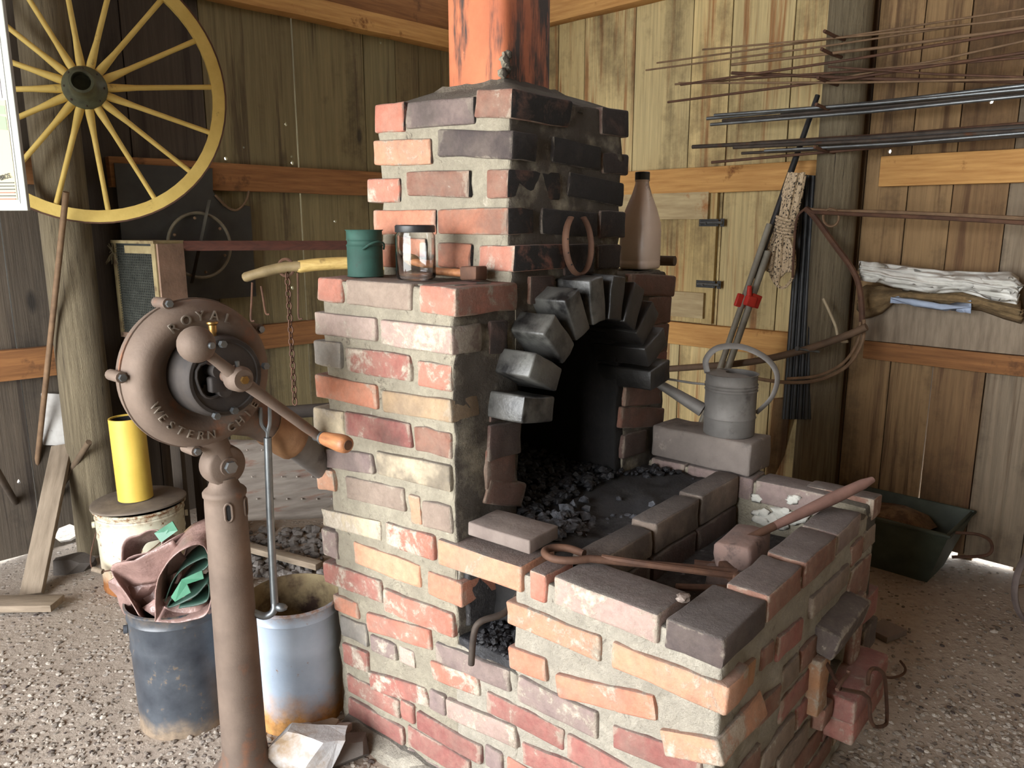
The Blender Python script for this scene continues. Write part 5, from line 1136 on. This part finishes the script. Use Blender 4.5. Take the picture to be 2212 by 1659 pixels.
for (t0, t1) in ((0, .03), (Ls-.025, Ls)): panel(dS*t0, dS, t1-t0, zb_, zt_, .012, SCRIM, 'frame_strip', fm, .008)
panel(dS*.03, dS, Ls*.62, zt_-.045, zt_-.01, .012, SCRIM, 'frame_strip', fm, .007); panel(O, dS, Ls, zb_-.01, zb_+.015, .012, PINKW, 'frame_strip', fm, .008)
panel(O, dR, Lr, zb_, zt_, .02, PINKW, 'side_board', fm, .01)
m = MB(); e_ = [O-nS*-.012, dS*Ls-nS*-.012, dS*Ls+dR*Lr, dR*(Lr+.01)]; vs = [(p.x, p.y, zt_) for p in e_]+[(p.x, p.y, zt_+.014) for p in e_]; m.add(vs, [(0, 1, 2, 3), (7, 6, 5, 4), (0, 4, 5, 1), (1, 5, 6, 2), (2, 6, 7, 3), (3, 7, 4, 0)]); m.obj('top_board', SCRIM, fm)
r0 = Vector(wd(396, 531, 3.69))-c0; r0.z += c0.z; r1 = Vector(wd(1000, 529, 4.35))-c0; r1.z += c0.z
dr_ = (r1-r0).normalized(); m = MB(); m.tube([r0, r1], .026, 4, flat=.9); m.obj('red_rail', REDW, fm)
for (pt_, hh) in ((O, zb_), (dS*(Ls-.04), zb_), (dR*(Lr-.02), zb_), (Vector((r1.x, r1.y, 0)), r1.z)):
    m = MB(); vs, fs = gridbox((.024, .024, (hh+.03)/2), r=.003, seed=hh); m.add(vs, fs, Matrix.Translation((pt_.x*.96, pt_.y*.96+.03, (hh+.03)/2-.03))); m.obj('leg', WOOD_K, fm)
m = MB(); rgm = random.Random(4); base = wd(243, 545, 3.72)-c0; base.z += c0.z
for k in range(26):
    d = Vector((rgm.gauss(-.3, .5), rgm.gauss(0, .5), rgm.gauss(0, 1))).normalized(); m.tube([base, base+d*.025, base+d*rgm.uniform(.03, .06)+Vector((0, 0, -.01))], .0015, 4)
m.obj('straw_tuft', M('dry_straw', rgb(128, 118, 92), rgb(92, 84, 66), 20, .9), fm)
# wooden swingletree with hooks and chain
st = thing('swingletree', 'curved pale wooden swingletree with iron hooks hanging behind the chimney', 'swingletree')
Ys = 3.0
m = MB(); m.tube(smoothpath([wd(527, 600, Ys), wd(560, 590, Ys), wd(610, 578, Ys+.02), wd(650, 575, Ys+.03)], 5), [.019]+[.024]*5+[.026]*10, 14, flat=.8); m.obj('grey_arm', M('grey_worn_wood', rgb(142, 124, 88), rgb(112, 96, 66), 14, .7), st, smooth=True, angle=60)
m = MB(); m.tube(smoothpath([wd(640, 577, Ys+.03), wd(690, 571, Ys+.05), wd(760, 568, Ys+.08), wd(840, 570, Ys+.1)], 5), [.022]+[.029]*14+[.025], 14, flat=.85); m.obj('pale_arm', WOOD_Y, st, smooth=True, angle=60)
m = MB(); c = wd(618, 578, Ys+.02); m.tube([c+Vector((.03*math.cos(2*math.pi*k/16), 0, .033*math.sin(2*math.pi*k/16))) for k in range(16)], .006, 6, closed=True); m.obj('clip_ring', RUST, st, smooth=True)
for (xa, ya, xb, yb) in ((545, 610, 542, 690), (564, 618, 574, 676), (643, 590, 645, 685)):
    m = MB(); m.tube(smoothpath([wd(xa, ya, Ys), wd((xa+xb)/2, (ya+yb)/2, Ys), wd(xb, yb, Ys), wd(xb+8, yb+3, Ys)], 4), .004, 6); m.obj('hook_wire', RUST, st, smooth=True)
ch = thing('chain', 'thin rusty chain hanging from the swingletree ring', 'chain')
nl = 22
for k in range(nl):
    p = wd(lerp(620, 637, k/nl), lerp(588, 872, k/nl), Ys+.01); p2 = wd(lerp(620, 637, (k+1.25)/nl), lerp(588, 872, (k+1.25)/nl), Ys+.01); L = (p2-p).length; c = (p+p2)/2; ax = Vector((1, 0, 0)) if k % 2 else Vector((.3, .95, 0))
    m = MB(); m.tube([c+ax*.009*math.cos(a)+Vector((0, 0, L/2*math.sin(a))) for a in [2*math.pi*i/12 for i in range(12)]], .0032, 5, closed=True); m.obj('link', RUST, ch, smooth=True)
# riveted sheet metal tank lying behind
tk = thing('metal_trough', 'riveted sheet metal trough with rust stains behind the blower', 'trough', (0, 0, 0))
m = MB(); vs = []; fs = []; n = 30; prof = []
pa, pb = wd(470, 1010, 3.05), wd(760, 1010, 3.3)
for (yy, bulge) in ((950, 0), (962, .02), (975, .03), (1000, .045), (1012, .03), (1020, .028), (1028, .04), (1050, .05), (1075, .045), (1090, .03), (1110, .01), (1120, 0)): prof.append((yy, bulge))
for i in range(n+1):
    t = i/n; x = lerp(470, 760, t); Yb = lerp(3.05, 3.3, t)
    for (yy, b) in prof: p = wd(x, yy+(6-10*t if yy > 1050 else 4*t), Yb-b*.8); vs.append(p)
k_ = len(prof)
for i in range(n):
    for j in range(k_-1): fs.append((i*k_+j, (i+1)*k_+j, (i+1)*k_+j+1, i*k_+j+1))
m.add(vs, fs); o = m.obj('sheet', TUBM, tk, smooth=True, angle=50); md = o.modifiers.new('s', 'SOLIDIFY'); md.thickness = .004; md.offset = -1
for i in range(26):
    t = (i+.5)/26; x = lerp(475, 755, t); yy = (1030, 1078, 972)[i % 3]; m = MB(); m.lump(wd(x, yy, lerp(3.05, 3.3, t)-.045), .005, i, 1, .1); m.obj('rivet', TUBM, tk)
for (x, Yl) in ((500, 3.12), (740, 3.33)):
    p = wd(x, 1120, Yl); m = MB(); m.box((p.x-.03, p.y, -.03), (p.x+.03, p.y+.06, p.z)); m.obj('leg', WOOD_D, tk)
m = MB(); a_ = wd(440, 905, 3.1); b_ = wd(760, 880, 3.45); m.tube([a_, b_], .03, 12); tag(m.obj('dark_pole', M('dark_pole_wood', rgb(70, 62, 56), rgb(50, 44, 40), 10, .7), smooth=True, angle=50), 'dark round pole lying across above the sheet metal trough', 'pole')
for (xx, Yl, z_) in ((455, 3.12, a_.z), (750, 3.44, b_.z)): pass
# leaning sticks and boards at the far left
def stick(name, label, a, b, r, mat, flat_=None, seg=8, cat='stick'):
    m = MB(); a = Vector(a); b = Vector(b); m.tube([a, lerp(a, b, .35), lerp(a, b, .7), b], r, seg, flat=flat_); return tag(m.obj(name, mat, smooth=seg > 4, angle=50), label, cat)
stick('rebar_rod', 'ribbed rusty rod leaning from the floor up against the wagon wheel', wz(62, 1170), RW(*(rl(143, 415, .43))), .013, RUSTL, cat='rod')
def board(name, label, p0, p1, w, th, mat, face=(0, -1, 0), cat='board'):
    p0 = Vector(p0); p1 = Vector(p1); d = (p1-p0); L = d.length; d.normalize(); s = d.cross(Vector(face)).normalized(); n_ = s.cross(d).normalized()
    m = MB(); vs, fs = gridbox((w/2, th/2, L/2), r=.003, seed=L, amp=.001); m.add(vs, fs); o = m.obj(name, mat, smooth=True, angle=40)
    o.matrix_world = Matrix.Translation((p0+p1)/2) @ Matrix((s, n_, d)).transposed().to_4x4(); return tag(o, label, cat)
board('leaning_board', 'grey board leaning on the left wall beside the rebar rod', wz(68, 1285)+Vector((0, 0, .0)), RW(*rl(135, 962, .10)), .10, .022, WOOD_G)
stick('thin_stick', 'thin stick leaning across the grey board at the left post', wz(70, 1155)+Vector((.0, 0, .01)), RW(*rl(192, 955, .34)), .014, M('brown_stick', rgb(110, 92, 72), rgb(82, 68, 54), 12, .9), cat='stick')
stick('dark_stick', 'dark stick leaning down from the left edge to the floor', RW(*rl(-40, 960, .5)), wz(62, 1150)+Vector((0, .02, .01)), .016, M('dark_stick_wood', rgb(84, 72, 60), rgb(62, 54, 46), 12, .9), cat='stick')
board('floor_board', 'flat grey board lying on the gravel at the left edge', wz(-90, 1305, .025), wz(125, 1303, .03), .10, .03, WOOD_G, face=(0, 0, 1))
board('floor_board', 'pale board lying on the rubble behind the blue pail', wz(500, 1172, .03), wz(690, 1222, .03), .05, .03, WOOD_G, face=(0, 0, 1))
q = wz(165, 1228, .0); rock('rock', 'flat brown stone on the floor left of the white pail', ROCKD, (q.x, q.y, .025), (.08, .05, .04), 62, .2)
board('pale_board', 'short pale weathered board against the wall left of the round post', RW(*rl(122, 962, .04)), RW(*rl(118, 850, .04)), .12, .02, M('pale_weathered_board', rgb(176, 174, 170), rgb(140, 136, 130), 8, .9, bump=.4, spot=(rgb(70, 64, 60), 12, .6, .7)))
# bright information sign at the left edge, hung from the roof
sg = thing('hanging_sign', 'white printed information sign hanging at the left edge of the view', 'sign', wd(60, 455, 2.25))
sw, sh = 1.0, 1.15
SGM = flat('sign_board', rgb(150, 152, 146))
dxs = Vector((-.985, .17, 0)).normalized(); sgx = math.atan2(dxs.y, dxs.x)
sg.rotation_euler = (0, math.radians(0), sgx+math.pi)
m = MB(); vs, fs = gridbox((sw/2, .006, sh/2), r=.002, amp=0); m.add(vs, fs, Matrix.Translation((-sw/2, .006, sh/2))); m.obj('board', SGM, sg)
def patch(x0, z0, x1, z1, mat, nm, y=-.0015, poly=None):
    m = MB(); pl = poly or [(x0, z0), (x1, z0), (x1, z1), (x0, z1)]; m.prism(pl, 0, .001, Matrix.Translation((0, y, 0)) @ Matrix(((1, 0, 0, 0), (0, 0, 1, 0), (0, 1, 0, 0), (0, 0, 0, 1)))); m.f = [f[::-1] for f in m.f]; return m.obj(nm, mat, sg)
patch(-sw+.02, .02, -.02, sh-.02, PAPER, 'poster'); patch(-sw+.04, .305, -.035, .62, flat('poster_photo', rgb(150, 146, 154)), 'printed_photo', -.003); patch(-sw+.03, .03, -.026, .30, PAPERY, 'print_panel', -.003)
patch(0, 0, 0, 0, PAPERG, 'printed_hill', -.004, [(-sw+.03, .30), (-.03, .22), (-.03, .255), (-.2, .29), (-.5, .30)])
patch(0, 0, 0, 0, PAPERG, 'printed_hill', -.0035, [(-sw+.03, .305), (-.2, .30), (-.03, .285), (-.03, .262), (-.3, .285)])
me = text_mesh('N BROS.', .02, .0006); o = link('lettering', me, INK, sg); o.matrix_local = Matrix.Translation((-.062, -.005, .092)) @ Matrix(((.72, 0, 0, 0), (0, 0, -1, 0), (0, 1, 0, 0), (0, 0, 0, 1))) @ Matrix.Rotation(.2, 4, 'Z')
for k in range(6): patch(-.16-.02*(k % 3), .076-.009*k, -.03, .0785-.009*k, INKR if k in (3, 5) else INK, 'printed_line', -.005)
for xx in (-.12, -sw+.12):
    m = MB(); m.tube([(xx, .006, sh-.01), (xx, .006, 3.38-sg.location.z)], .003, 6); m.obj('wire', STEEL, sg)

# ================================================================ THINGS ALONG THE RIGHT WALL
Z4 = (1340, 0, 2.537)
RODS = [((200, 345), (2212, 45), .0045, 'RL'), ((140, 385), (2212, 85), .0045, 'RL'), ((450, 272), (2212, 97), .0045, 'RL'), ((610, 355), (2212, 150), .007, 'RL'), ((330, 465), (2212, 165), .006, 'R'), ((300, 462), (2212, 300), .005, 'RL'),
        ((610, 400), (2212, 445), .008, 'R'), ((260, 560), (2212, 285), .006, 'R'), ((1140, 365), (2212, 420), .005, 'R'), ((320, 455), (2212, 430), .005, 'RL'), ((1180, 432), (2212, 222), .005, 'RL'), ((680, 430), (2212, 312), .005, 'R'),
        ((475, 650), (2212, 466), .009, 'S'), ((515, 632), (2212, 486), .008, 'S'), ((495, 683), (2212, 522), .008, 'S'), ((560, 662), (2212, 504), .008, 'I'), ((880, 632), (2212, 498), .010, 'I'),
        ((395, 805), (2212, 690), .010, 'I'), ((700, 800), (2212, 702), .008, 'S'), ((790, 827), (2212, 726), .007, 'S'), ((720, 785), (2212, 676), .009, 'R'), ((500, 890), (2212, 716), .007, 'R'), ((665, 840), (2212, 740), .007, 'I'), ((620, 808), (2212, 712), .009, 'I')]
lab = {'RL': 'thin light rusty rods on the upper pegs of the right wall', 'R': 'brown rusty rods resting on the upper wall pegs', 'S': 'grey steel rods lying on the lower wall pegs', 'I': 'dark iron bars bundled on the lower wall pegs'}
mm = {'RL': RUSTL, 'R': RUST, 'S': STEEL, 'I': IRON}
where = ['topmost', 'second', 'third', 'fourth', 'fifth', 'sixth', 'seventh', 'eighth', 'ninth', 'tenth', 'eleventh', 'twelfth', 'thirteenth', 'fourteenth', 'fifteenth', 'sixteenth', 'seventeenth', 'eighteenth', 'nineteenth', 'twentieth', 'twenty-first', 'twenty-second', 'twenty-third', 'lowest']
look = {'RL': 'thin light-rusted rod', 'R': 'brown rusted rod', 'S': 'bright grey steel rod', 'I': 'dark iron bar'}
ordr = sorted(range(len(RODS)), key=lambda i: RODS[i][0][1]+RODS[i][1][1])
for i, (a, b, r, k) in enumerate(RODS):
    off = .25+.017*(i % 5)+.006*(i % 3); pa = Vector(rr(*vp(Z4, *a), off)); pb = Vector(rr(*vp(Z4, *b), off)); pb = pa+(pb-pa)*1.16
    q0 = RW(*pa); q1_ = RW(*pb); m = MB(); mid = lerp(q0, q1_, .5)+Vector((0, 0, -.008)); m.tube([q0, mid, q1_], r, 8)
    o = m.obj('iron_rod' if k != 'S' else 'steel_rod', mm[k], smooth=True, angle=50)
    tag(o, look[k]+' on the right wall pegs, '+where[ordr.index(i)]+' of the rods', 'rod', 'long rods racked on the right wall pegs')
for n_, (px, py) in enumerate(((1806, 74), (1800, 112), (1792, 172), (1788, 228), (1785, 318))):
    _, y, z = rr(px, py, .24); t = [ 'topmost short iron peg in the right post', 'second short iron peg from the top in the right post', 'middle iron peg in the right post under the brown rods', 'iron peg in the right post under the grey steel rods', 'lowest iron peg in the right post under the dark bars'][n_]
    m = MB(); m.tube([RW(.06, y+.05, z-.03), RW(.30, y+.02, z-.022), RW(.37, y, z-.008)], .008, 8); tag(m.obj('iron_peg', RUST, smooth=True, angle=50), t, 'peg', 'pegs in the right post')
PIPEG = M('grey_pipe', rgb(146, 142, 130), rgb(116, 112, 102), 12, .55, .1)
# leaning pipes with red clamp
top_ = RW(*rr(1768, 205, .14)); bot_ = RW(*rz(1438, 1165, .0))
for k, (dx, r, mt, nm, lb) in enumerate(((-.022, .015, PIPEG, 'steel_pipe', 'grey pipe leaning on the right wall under the red clamp, left one'), (.016, .017, PIPEG, 'steel_pipe', 'grey pipe leaning on the right wall under the red clamp, right one'))):
    a_ = bot_+Vector((dx, 0, 0)); b_ = lerp(bot_, top_, .72 if k == 0 else .66)+Vector((dx, 0, 0)); m = MB(); m.tube([a_, b_], r, 10); tag(m.obj(nm, mt, smooth=True, angle=50), lb, 'pipe')
m = MB(); a_ = lerp(bot_, top_, .60)+Vector((0, .035, .0)); m.tube([a_, lerp(a_, top_, .5), top_+Vector((0, .01, 0))], [.013, .016, .012], 10); tag(m.obj('black_pole', BLACKP, smooth=True, angle=50), 'black pole leaning behind the rope up to the rods', 'pole')
p_ = hitp(1608, 648, bot_, Vector((0, -1, 0))); tt = .0
best = min(range(100), key=lambda i: abs((lambda q: 829.5-F_PX*(q.y*math.sin(PITCH)+(q.z-CAM_H)*math.cos(PITCH))/(q.y*math.cos(PITCH)-(q.z-CAM_H)*math.sin(PITCH)))(lerp(bot_, top_, i/100))-645)); cp = lerp(bot_, top_, best/100)
cl = thing('pipe_clamp', 'red plastic clamp gripping the two leaning grey pipes', 'clamp', cp)
vd = (top_-bot_).normalized()
m = MB(); vs, fs = gridbox((.042, .026, .026), r=.008, seed=2, amp=.002); m.add(vs, fs, align((0, 0, 0), vd)); m.obj('body', REDP, cl, smooth=True, angle=50)
for sx in (-1, 1):
    m = MB(); vs, fs = gridbox((.01, .03, .034), r=.006, seed=sx, amp=.001); m.add(vs, fs, align((sx*.034, -.004, 0), vd)); m.obj('jaw', REDP, cl, smooth=True, angle=50)
m = MB(); m.tube([(0, -.02, .02), (-.004, -.03, .075)], [.014, .011], 8); m.obj('lever', REDP, cl, smooth=True, angle=50)
# rope hank
rp = thing('rope_hank', 'beige flecked rope hank hanging on the right wall beside the ribbed sheet', 'rope')
rgm = random.Random(12)
def rpt(px, py, off): return RW(*rr(px, py, off))
for k in range(26):
    t = (k+.5)/26; s1 = lerp(-1, 1, t); offk = .27+.035*math.cos(s1*1.4)*rgm.uniform(.5, 1)
    bulge = rgm.uniform(.7, 1.0); low = 620-95*abs(s1)**1.6-rgm.uniform(0, 22)
    pth = [rpt(1722+s1*17, 375+rgm.uniform(-3, 3), offk), rpt(1711+s1*20, 420, offk), rpt(1700+s1*19, 470, offk), rpt(1690+s1*16, 505, offk), rpt(1686+s1*37*bulge, 545, offk+.01), rpt(1683+s1*38*bulge, 585, offk+.01), rpt(1678+s1*12*bulge, low, offk)]
    m = MB(); m.tube(smoothpath(pth, 4), .0088, 6); o = m.obj('strand', ROPEM, rp, smooth=True)
for k in range(6):
    y = 468+k*7; m = MB(); ring = [rpt(1698-k*1.2+24*math.cos(a), y+7*math.sin(a)+5*math.cos(a), .275+.05*math.sin(a)) for a in [2*math.pi*i/16 for i in range(16)]]; m.tube(ring, .0075, 6, closed=True); m.obj('wrap', ROPEM, rp, smooth=True)
m = MB(); m.tube(smoothpath([rpt(1665, 520, .3), rpt(1655, 545, .3), rpt(1668, 600, .3), rpt(1690, 622, .3), rpt(1712, 600, .3), rpt(1716, 560, .3)], 5), .0072, 6); m.obj('strand', ROPEM, rp, smooth=True)
# black ribbed sheets
rb = thing('ribbed_sheet', 'black ribbed rubber sheet standing between the rope and the post', 'sheet')
for k in range(9):
    t = k/8; a_ = rpt(lerp(1732, 1772, t), 378+3*t, .13+.012*(k % 2)); b_ = rpt(lerp(1694, 1748, t), 905, .22+.012*(k % 2)); m = MB(); m.tube([a_, b_], .0125, 8); m.obj('rib', RUBBER, rb, smooth=True, angle=60)
m = MB(); q = [rpt(1730, 378, .12), rpt(1774, 380, .12), rpt(1752, 905, .205), rpt(1690, 905, .205)]; q2 = [p+Vector((.0, .012, 0)) for p in q]; m.add(q+q2, [(0, 1, 2, 3), (7, 6, 5, 4), (0, 4, 5, 1), (1, 5, 6, 2), (2, 6, 7, 3), (3, 7, 4, 0)]); m.obj('sheet', RUBBER, rb)
# rusty frame of bars and hoops hung on the post
fr = thing('bar_frame', 'rusty iron frame of long bars and a curled hoop hung on the right post', 'iron frame')
def pth(pts, off): return [rpt(x, y, off if not isinstance(off, list) else off[i]) for i, (x, y) in enumerate(pts)]
m = MB(); m.tube(smoothpath(pth([(1738, 452), (1800, 456), (1900, 458), (2050, 464), (2250, 474)], .32), 4), .009, 8); m.obj('bar', RUSTL, fr, smooth=True)
m = MB(); m.tube(smoothpath(pth([(1745, 458), (1850, 463), (2050, 472), (2250, 484)], .335), 4), .009, 8); m.obj('bar', RUST, fr, smooth=True)
m = MB(); m.tube([rpt(1795+17*math.cos(a), 470+19*math.sin(a), .33) for a in [2*math.pi*i/20 for i in range(20)]], .006, 6, closed=True); m.obj('eye', RUSTL, fr, smooth=True)
m = MB(); m.tube(smoothpath(pth([(1740, 450), (1760, 470), (1800, 525), (1840, 580), (1856, 620), (1862, 680), (1858, 720)], .33), 5), .014, 8); m.obj('brace', RUST, fr, smooth=True)
m = MB(); m.tube(smoothpath(pth([(1738, 452), (1722, 470), (1716, 520), (1712, 600)], .33), 5), .006, 8); m.obj('wire', RUST, fr, smooth=True)
m = MB(); m.tube(smoothpath(pth([(1866, 690), (1862, 740), (1830, 790), (1770, 820), (1700, 826), (1620, 815), (1560, 800)], .36), 5), .009, 8); m.obj('hoop', RUSTL, fr, smooth=True)
m = MB(); m.tube(smoothpath(pth([(1858, 695), (1852, 740), (1820, 785), (1765, 812), (1700, 818)], .375), 5), .007, 8); m.obj('hoop', RUSTL, fr, smooth=True)
br_ = thing('long_bar', 'long brown wooden bar sloping past the watering can to the post', 'bar')
m = MB(); m.tube(smoothpath(pth([(1390, 800), (1500, 793), (1620, 782), (1730, 758), (1820, 728), (1872, 706)], .42), 4), .017, 8); m.obj('shaft', M('dark_brown_bar', rgb(104, 82, 62), rgb(76, 60, 46), 10, .8), br_, smooth=True, angle=60)
m = MB(); m.tube([rpt(1722, 753, .46), rpt(1770, 760, .40)], .006, 8); m.tube([rpt(1721, 753, .465), rpt(1724, 753, .455)], .011, 10); tag(m.obj('long_nail', STEEL, smooth=True, angle=50), 'big pale nail sticking out through the sloping bar', 'nail')
m = MB(); m.tube(smoothpath(pth([(1778, 645), (1790, 670), (1805, 705), (1810, 728), (1820, 738), (1832, 737)], .34), 5), .0065, 8); tag(m.obj('bent_hook', M('pale_bone_wire', rgb(176, 162, 134), rgb(146, 130, 104), 20, .6), smooth=True), 'pale bent wire hook hanging on the right post', 'hook')
# sacks on the rail
def sack(name, label, top, bot, off0, off1, mat, seed, amp, n=40, k=14, fringe=0):
    vs = []; fs = []
    for i in range(n+1):
        t = i/n
        def ev(L):
            for (a, b) in zip(L, L[1:]):
                if a[0] <= t <= b[0]: s = (t-a[0])/(b[0]-a[0]); return (lerp(a[1], b[1], s), lerp(a[2], b[2], s))
            return L[-1][1:]
        A_, B_ = ev(top), ev(bot)
        for j in range(k+1):
            s = j/k; px = lerp(A_[0], B_[0], s); py = lerp(A_[1], B_[1], s); off = off0+(off1-off0)*math.sin(math.pi*s)+amp*noise.noise(Vector((t*2.5+seed, s*9, seed)))+amp*.5*noise.noise(Vector((t*11, s*15, seed+4)))
            vs.append(rpt(px, py, off))
    for i in range(n):
        for j in range(k): fs.append((i*(k+1)+j, i*(k+1)+j+1, (i+1)*(k+1)+j+1, (i+1)*(k+1)+j))
    m = MB(); m.add(vs, fs); o = m.obj(name, mat, smooth=True, angle=180); md = o.modifiers.new('s', 'SOLIDIFY'); md.thickness = .03; md.offset = -1; return tag(o, label, 'sack')
sack('burlap_sack', 'brown burlap sack folded on the right wall rail under the white canvas', [(0, 1852, 628), (.12, 1870, 615), (.3, 1930, 622), (.7, 2090, 628), (1, 2205, 650)], [(0, 1850, 668), (.08, 1868, 690), (.2, 1905, 678), (.35, 1935, 652), (.75, 2120, 672), (.9, 2170, 690), (1, 2206, 700)], .10, .20, BURLAP, 3, .03)
sack('canvas_sack', 'folded white canvas lying on top of the burlap sack', [(0, 1855, 562), (.25, 1930, 570), (.5, 2040, 584), (.75, 2140, 588), (.9, 2185, 586), (1, 2202, 600)], [(0, 1862, 606), (.1, 1900, 612), (.2, 1930, 622), (.4, 2010, 636), (.6, 2080, 632), (.8, 2150, 652), (1, 2196, 660)], .14, .27, CANVAS, 9, .06, k=22)
sack('blue_cloth', 'strip of pale blue cloth hanging below the white canvas', [(0, 1924, 641), (.3, 1970, 644), (.6, 2030, 656), (1, 2098, 662)], [(0, 1926, 646), (.3, 1975, 662), (.6, 2035, 671), (1, 2098, 664)], .20, .215, BLUEC, 5, .01, k=4)
# green metal tub in the far right corner
tbp = RW(.25, rr(1985, 1180, .1)[1], 0); tb = thing('metal_tub', 'dark green sheet metal tub standing in the dark corner by the right wall', 'tub', tbp, math.radians(-44))
m = MB(); o_ = [(-.2, -.13, -.01), (.12, -.13, -.01), (.12, .13, -.01), (-.2, .13, -.01), (-.32, -.2, .25), (.2, -.2, .25), (.2, .2, .25), (-.32, .2, .25)]
i_ = [(x*.95, y*.95, z+.012) for x, y, z in o_]; m.add(o_+i_, [(3, 2, 1, 0), (0, 1, 5, 4), (1, 2, 6, 5), (2, 3, 7, 6), (3, 0, 4, 7), (8, 9, 10, 11), (12, 13, 9, 8), (13, 14, 10, 9), (14, 15, 11, 10), (15, 12, 8, 11), (4, 5, 13, 12), (5, 6, 14, 13), (6, 7, 15, 14), (7, 4, 12, 15)]); m.obj('body', GREENB, tb)
m = MB(); m.tube([(-.325, -.205, .255), (.205, -.205, .255), (.205, .205, .255), (-.325, .205, .255)], .008, 8, closed=True); m.obj('rim', GREENB, tb, smooth=True)
m = MB(); m.tube(smoothpath([(.2, -.12, .25), (.29, -.1, .26), (.33, -.05, .22), (.32, -.05, .16), (.2, -.1, .13)], 5), .007, 8); m.obj('handle', RUST, tb, smooth=True)
m = MB(); m.lump((-.08, 0, .20), .13, 4, 2, .5, (1.3, .9, .5)); m.obj('load', WOOD_D, tb, smooth=True)
# spoked iron wheel at the right edge
iwc = wd(2282, 1318, 2.75); iw = thing('cartwheel', 'thin spoked iron wheel leaning at the right edge of the view', 'wheel', (iwc.x, iwc.y, gh(iwc.x, iwc.y)), math.radians(12))
ri_ = iwc.z-gh(iwc.x, iwc.y)+.0
ri_ = .21; cz = .225
m = MB(); m.tube([(ri_*math.cos(a), 0, cz+ri_*math.sin(a)) for a in [2*math.pi*i/48 for i in range(48)]], .014, 8, closed=True, flat=.7); m.obj('rim', M('grey_rust_rim', rgb(122, 110, 106), rgb(92, 82, 78), 14, .6, .3), iw, smooth=True)
for k in range(8):
    a = math.pi/4*k+.05; m = MB(); m.tube([(.03*math.cos(a), 0, cz+.03*math.sin(a)), ((ri_-.01)*math.cos(a), 0, cz+(ri_-.01)*math.sin(a))], .006, 6); m.obj('spoke', RUSTL, iw, smooth=True)
m = MB(); m.tube([(0, -.05, cz), (0, .05, cz)], .035, 16); m.obj('hub', RUST, iw, smooth=True, angle=40)
m = MB(); vs, fs = gridbox((.06, .05, .012), r=.004, seed=5); m.add(vs, fs); o = m.obj('brick_piece', SLABM, smooth=True); o.location = wz(1912, 1368)+Vector((0, 0, .012)); o.rotation_euler = (0, 0, .5); tag(o, 'flat reddish stone piece on the gravel behind the hearth', 'stone')
# narrow boards standing behind the stone block
board('standing_board', 'narrow dark board standing against the right wall behind the watering can', RW(*rz(1665, 1090, 0)), RW(*rr(1690, 860, .1)), .09, .02, WOOD_D)

# ================================================================ PEBBLES
rg = random.Random(77); mb = MB(); V1_, F1_ = ICO[1]
def inforge(x, y):
    d = np.array([x, y])-N; v, u = d@FV, d@FU; return -.06 < v < VW+.02 and -.02 < u < UE+.02
cnt = 0
while cnt < 21000:
    px = rg.uniform(-500, 2700); py = rg.uniform(1150, 2150)
    if rg.random() > ((py-1100)/600): continue
    q = wz(px, py, 0); x, y = q.x, q.y
    rm = toroom((x, y, 0))
    if inforge(x, y) or rm.x < .05 or rm.y < .05: continue
    dens = .5+noise.noise(Vector((x*1.6, y*1.6, 5)))
    if px < 1200 and rg.random() > dens+.25: continue
    s = abs(rg.gauss(0, 1))*.0038+.0026; s = min(s, .015)
    rot = Matrix.Rotation(rg.uniform(0, 6.28), 3, 'Z'); sq_ = (rg.uniform(.8, 1.4), rg.uniform(.6, 1), rg.uniform(.4, .7)); o_ = len(mb.v); zz = gh(x, y)+s*.15
    for p in V1_:
        pp = rot @ Vector((p.x*sq_[0], p.y*sq_[1], p.z*sq_[2]))*s*(1+.25*noise.noise(p*2+Vector((cnt, 0, 0)))); mb.v.append((x+pp.x, y+pp.y, zz+pp.z))
    mb.f += [tuple(o_+i for i in f) for f in F1_]; cnt += 1
def peb_mat():
    t = NT('gravel_stones'); ge = t.n('ShaderNodeNewGeometry')
    r = ge.outputs['Random Per Island']; c = t.mix(t.ramp(r, 0.1, 1.0), rgb(104, 95, 86), rgb(178, 169, 157)); c = t.mix(t.ramp(r, .93, .94), c, rgb(70, 60, 56)); return t.set(c, .85)
o = mb.obj('gravel', peb_mat()); o['kind'] = 'stuff'; tag(o, 'loose grey gravel stones strewn over the dirt floor', 'gravel')
pts = []
for i in range(240):
    q = wz(rg.uniform(470, 700), rg.uniform(1140, 1240), 0)
    if not inforge(q.x, q.y): pts.append(Vector((q.x, q.y, gh(q.x, q.y)+.01)))
scatter('rubble', 'grey rubble stones on the dark floor behind the blue pail', 'rubble', pts, M('rubble_stone', rgb(132, 126, 120), rgb(84, 78, 74), 14, .9, bump=.4), .01, .03, 21, 1, .5)
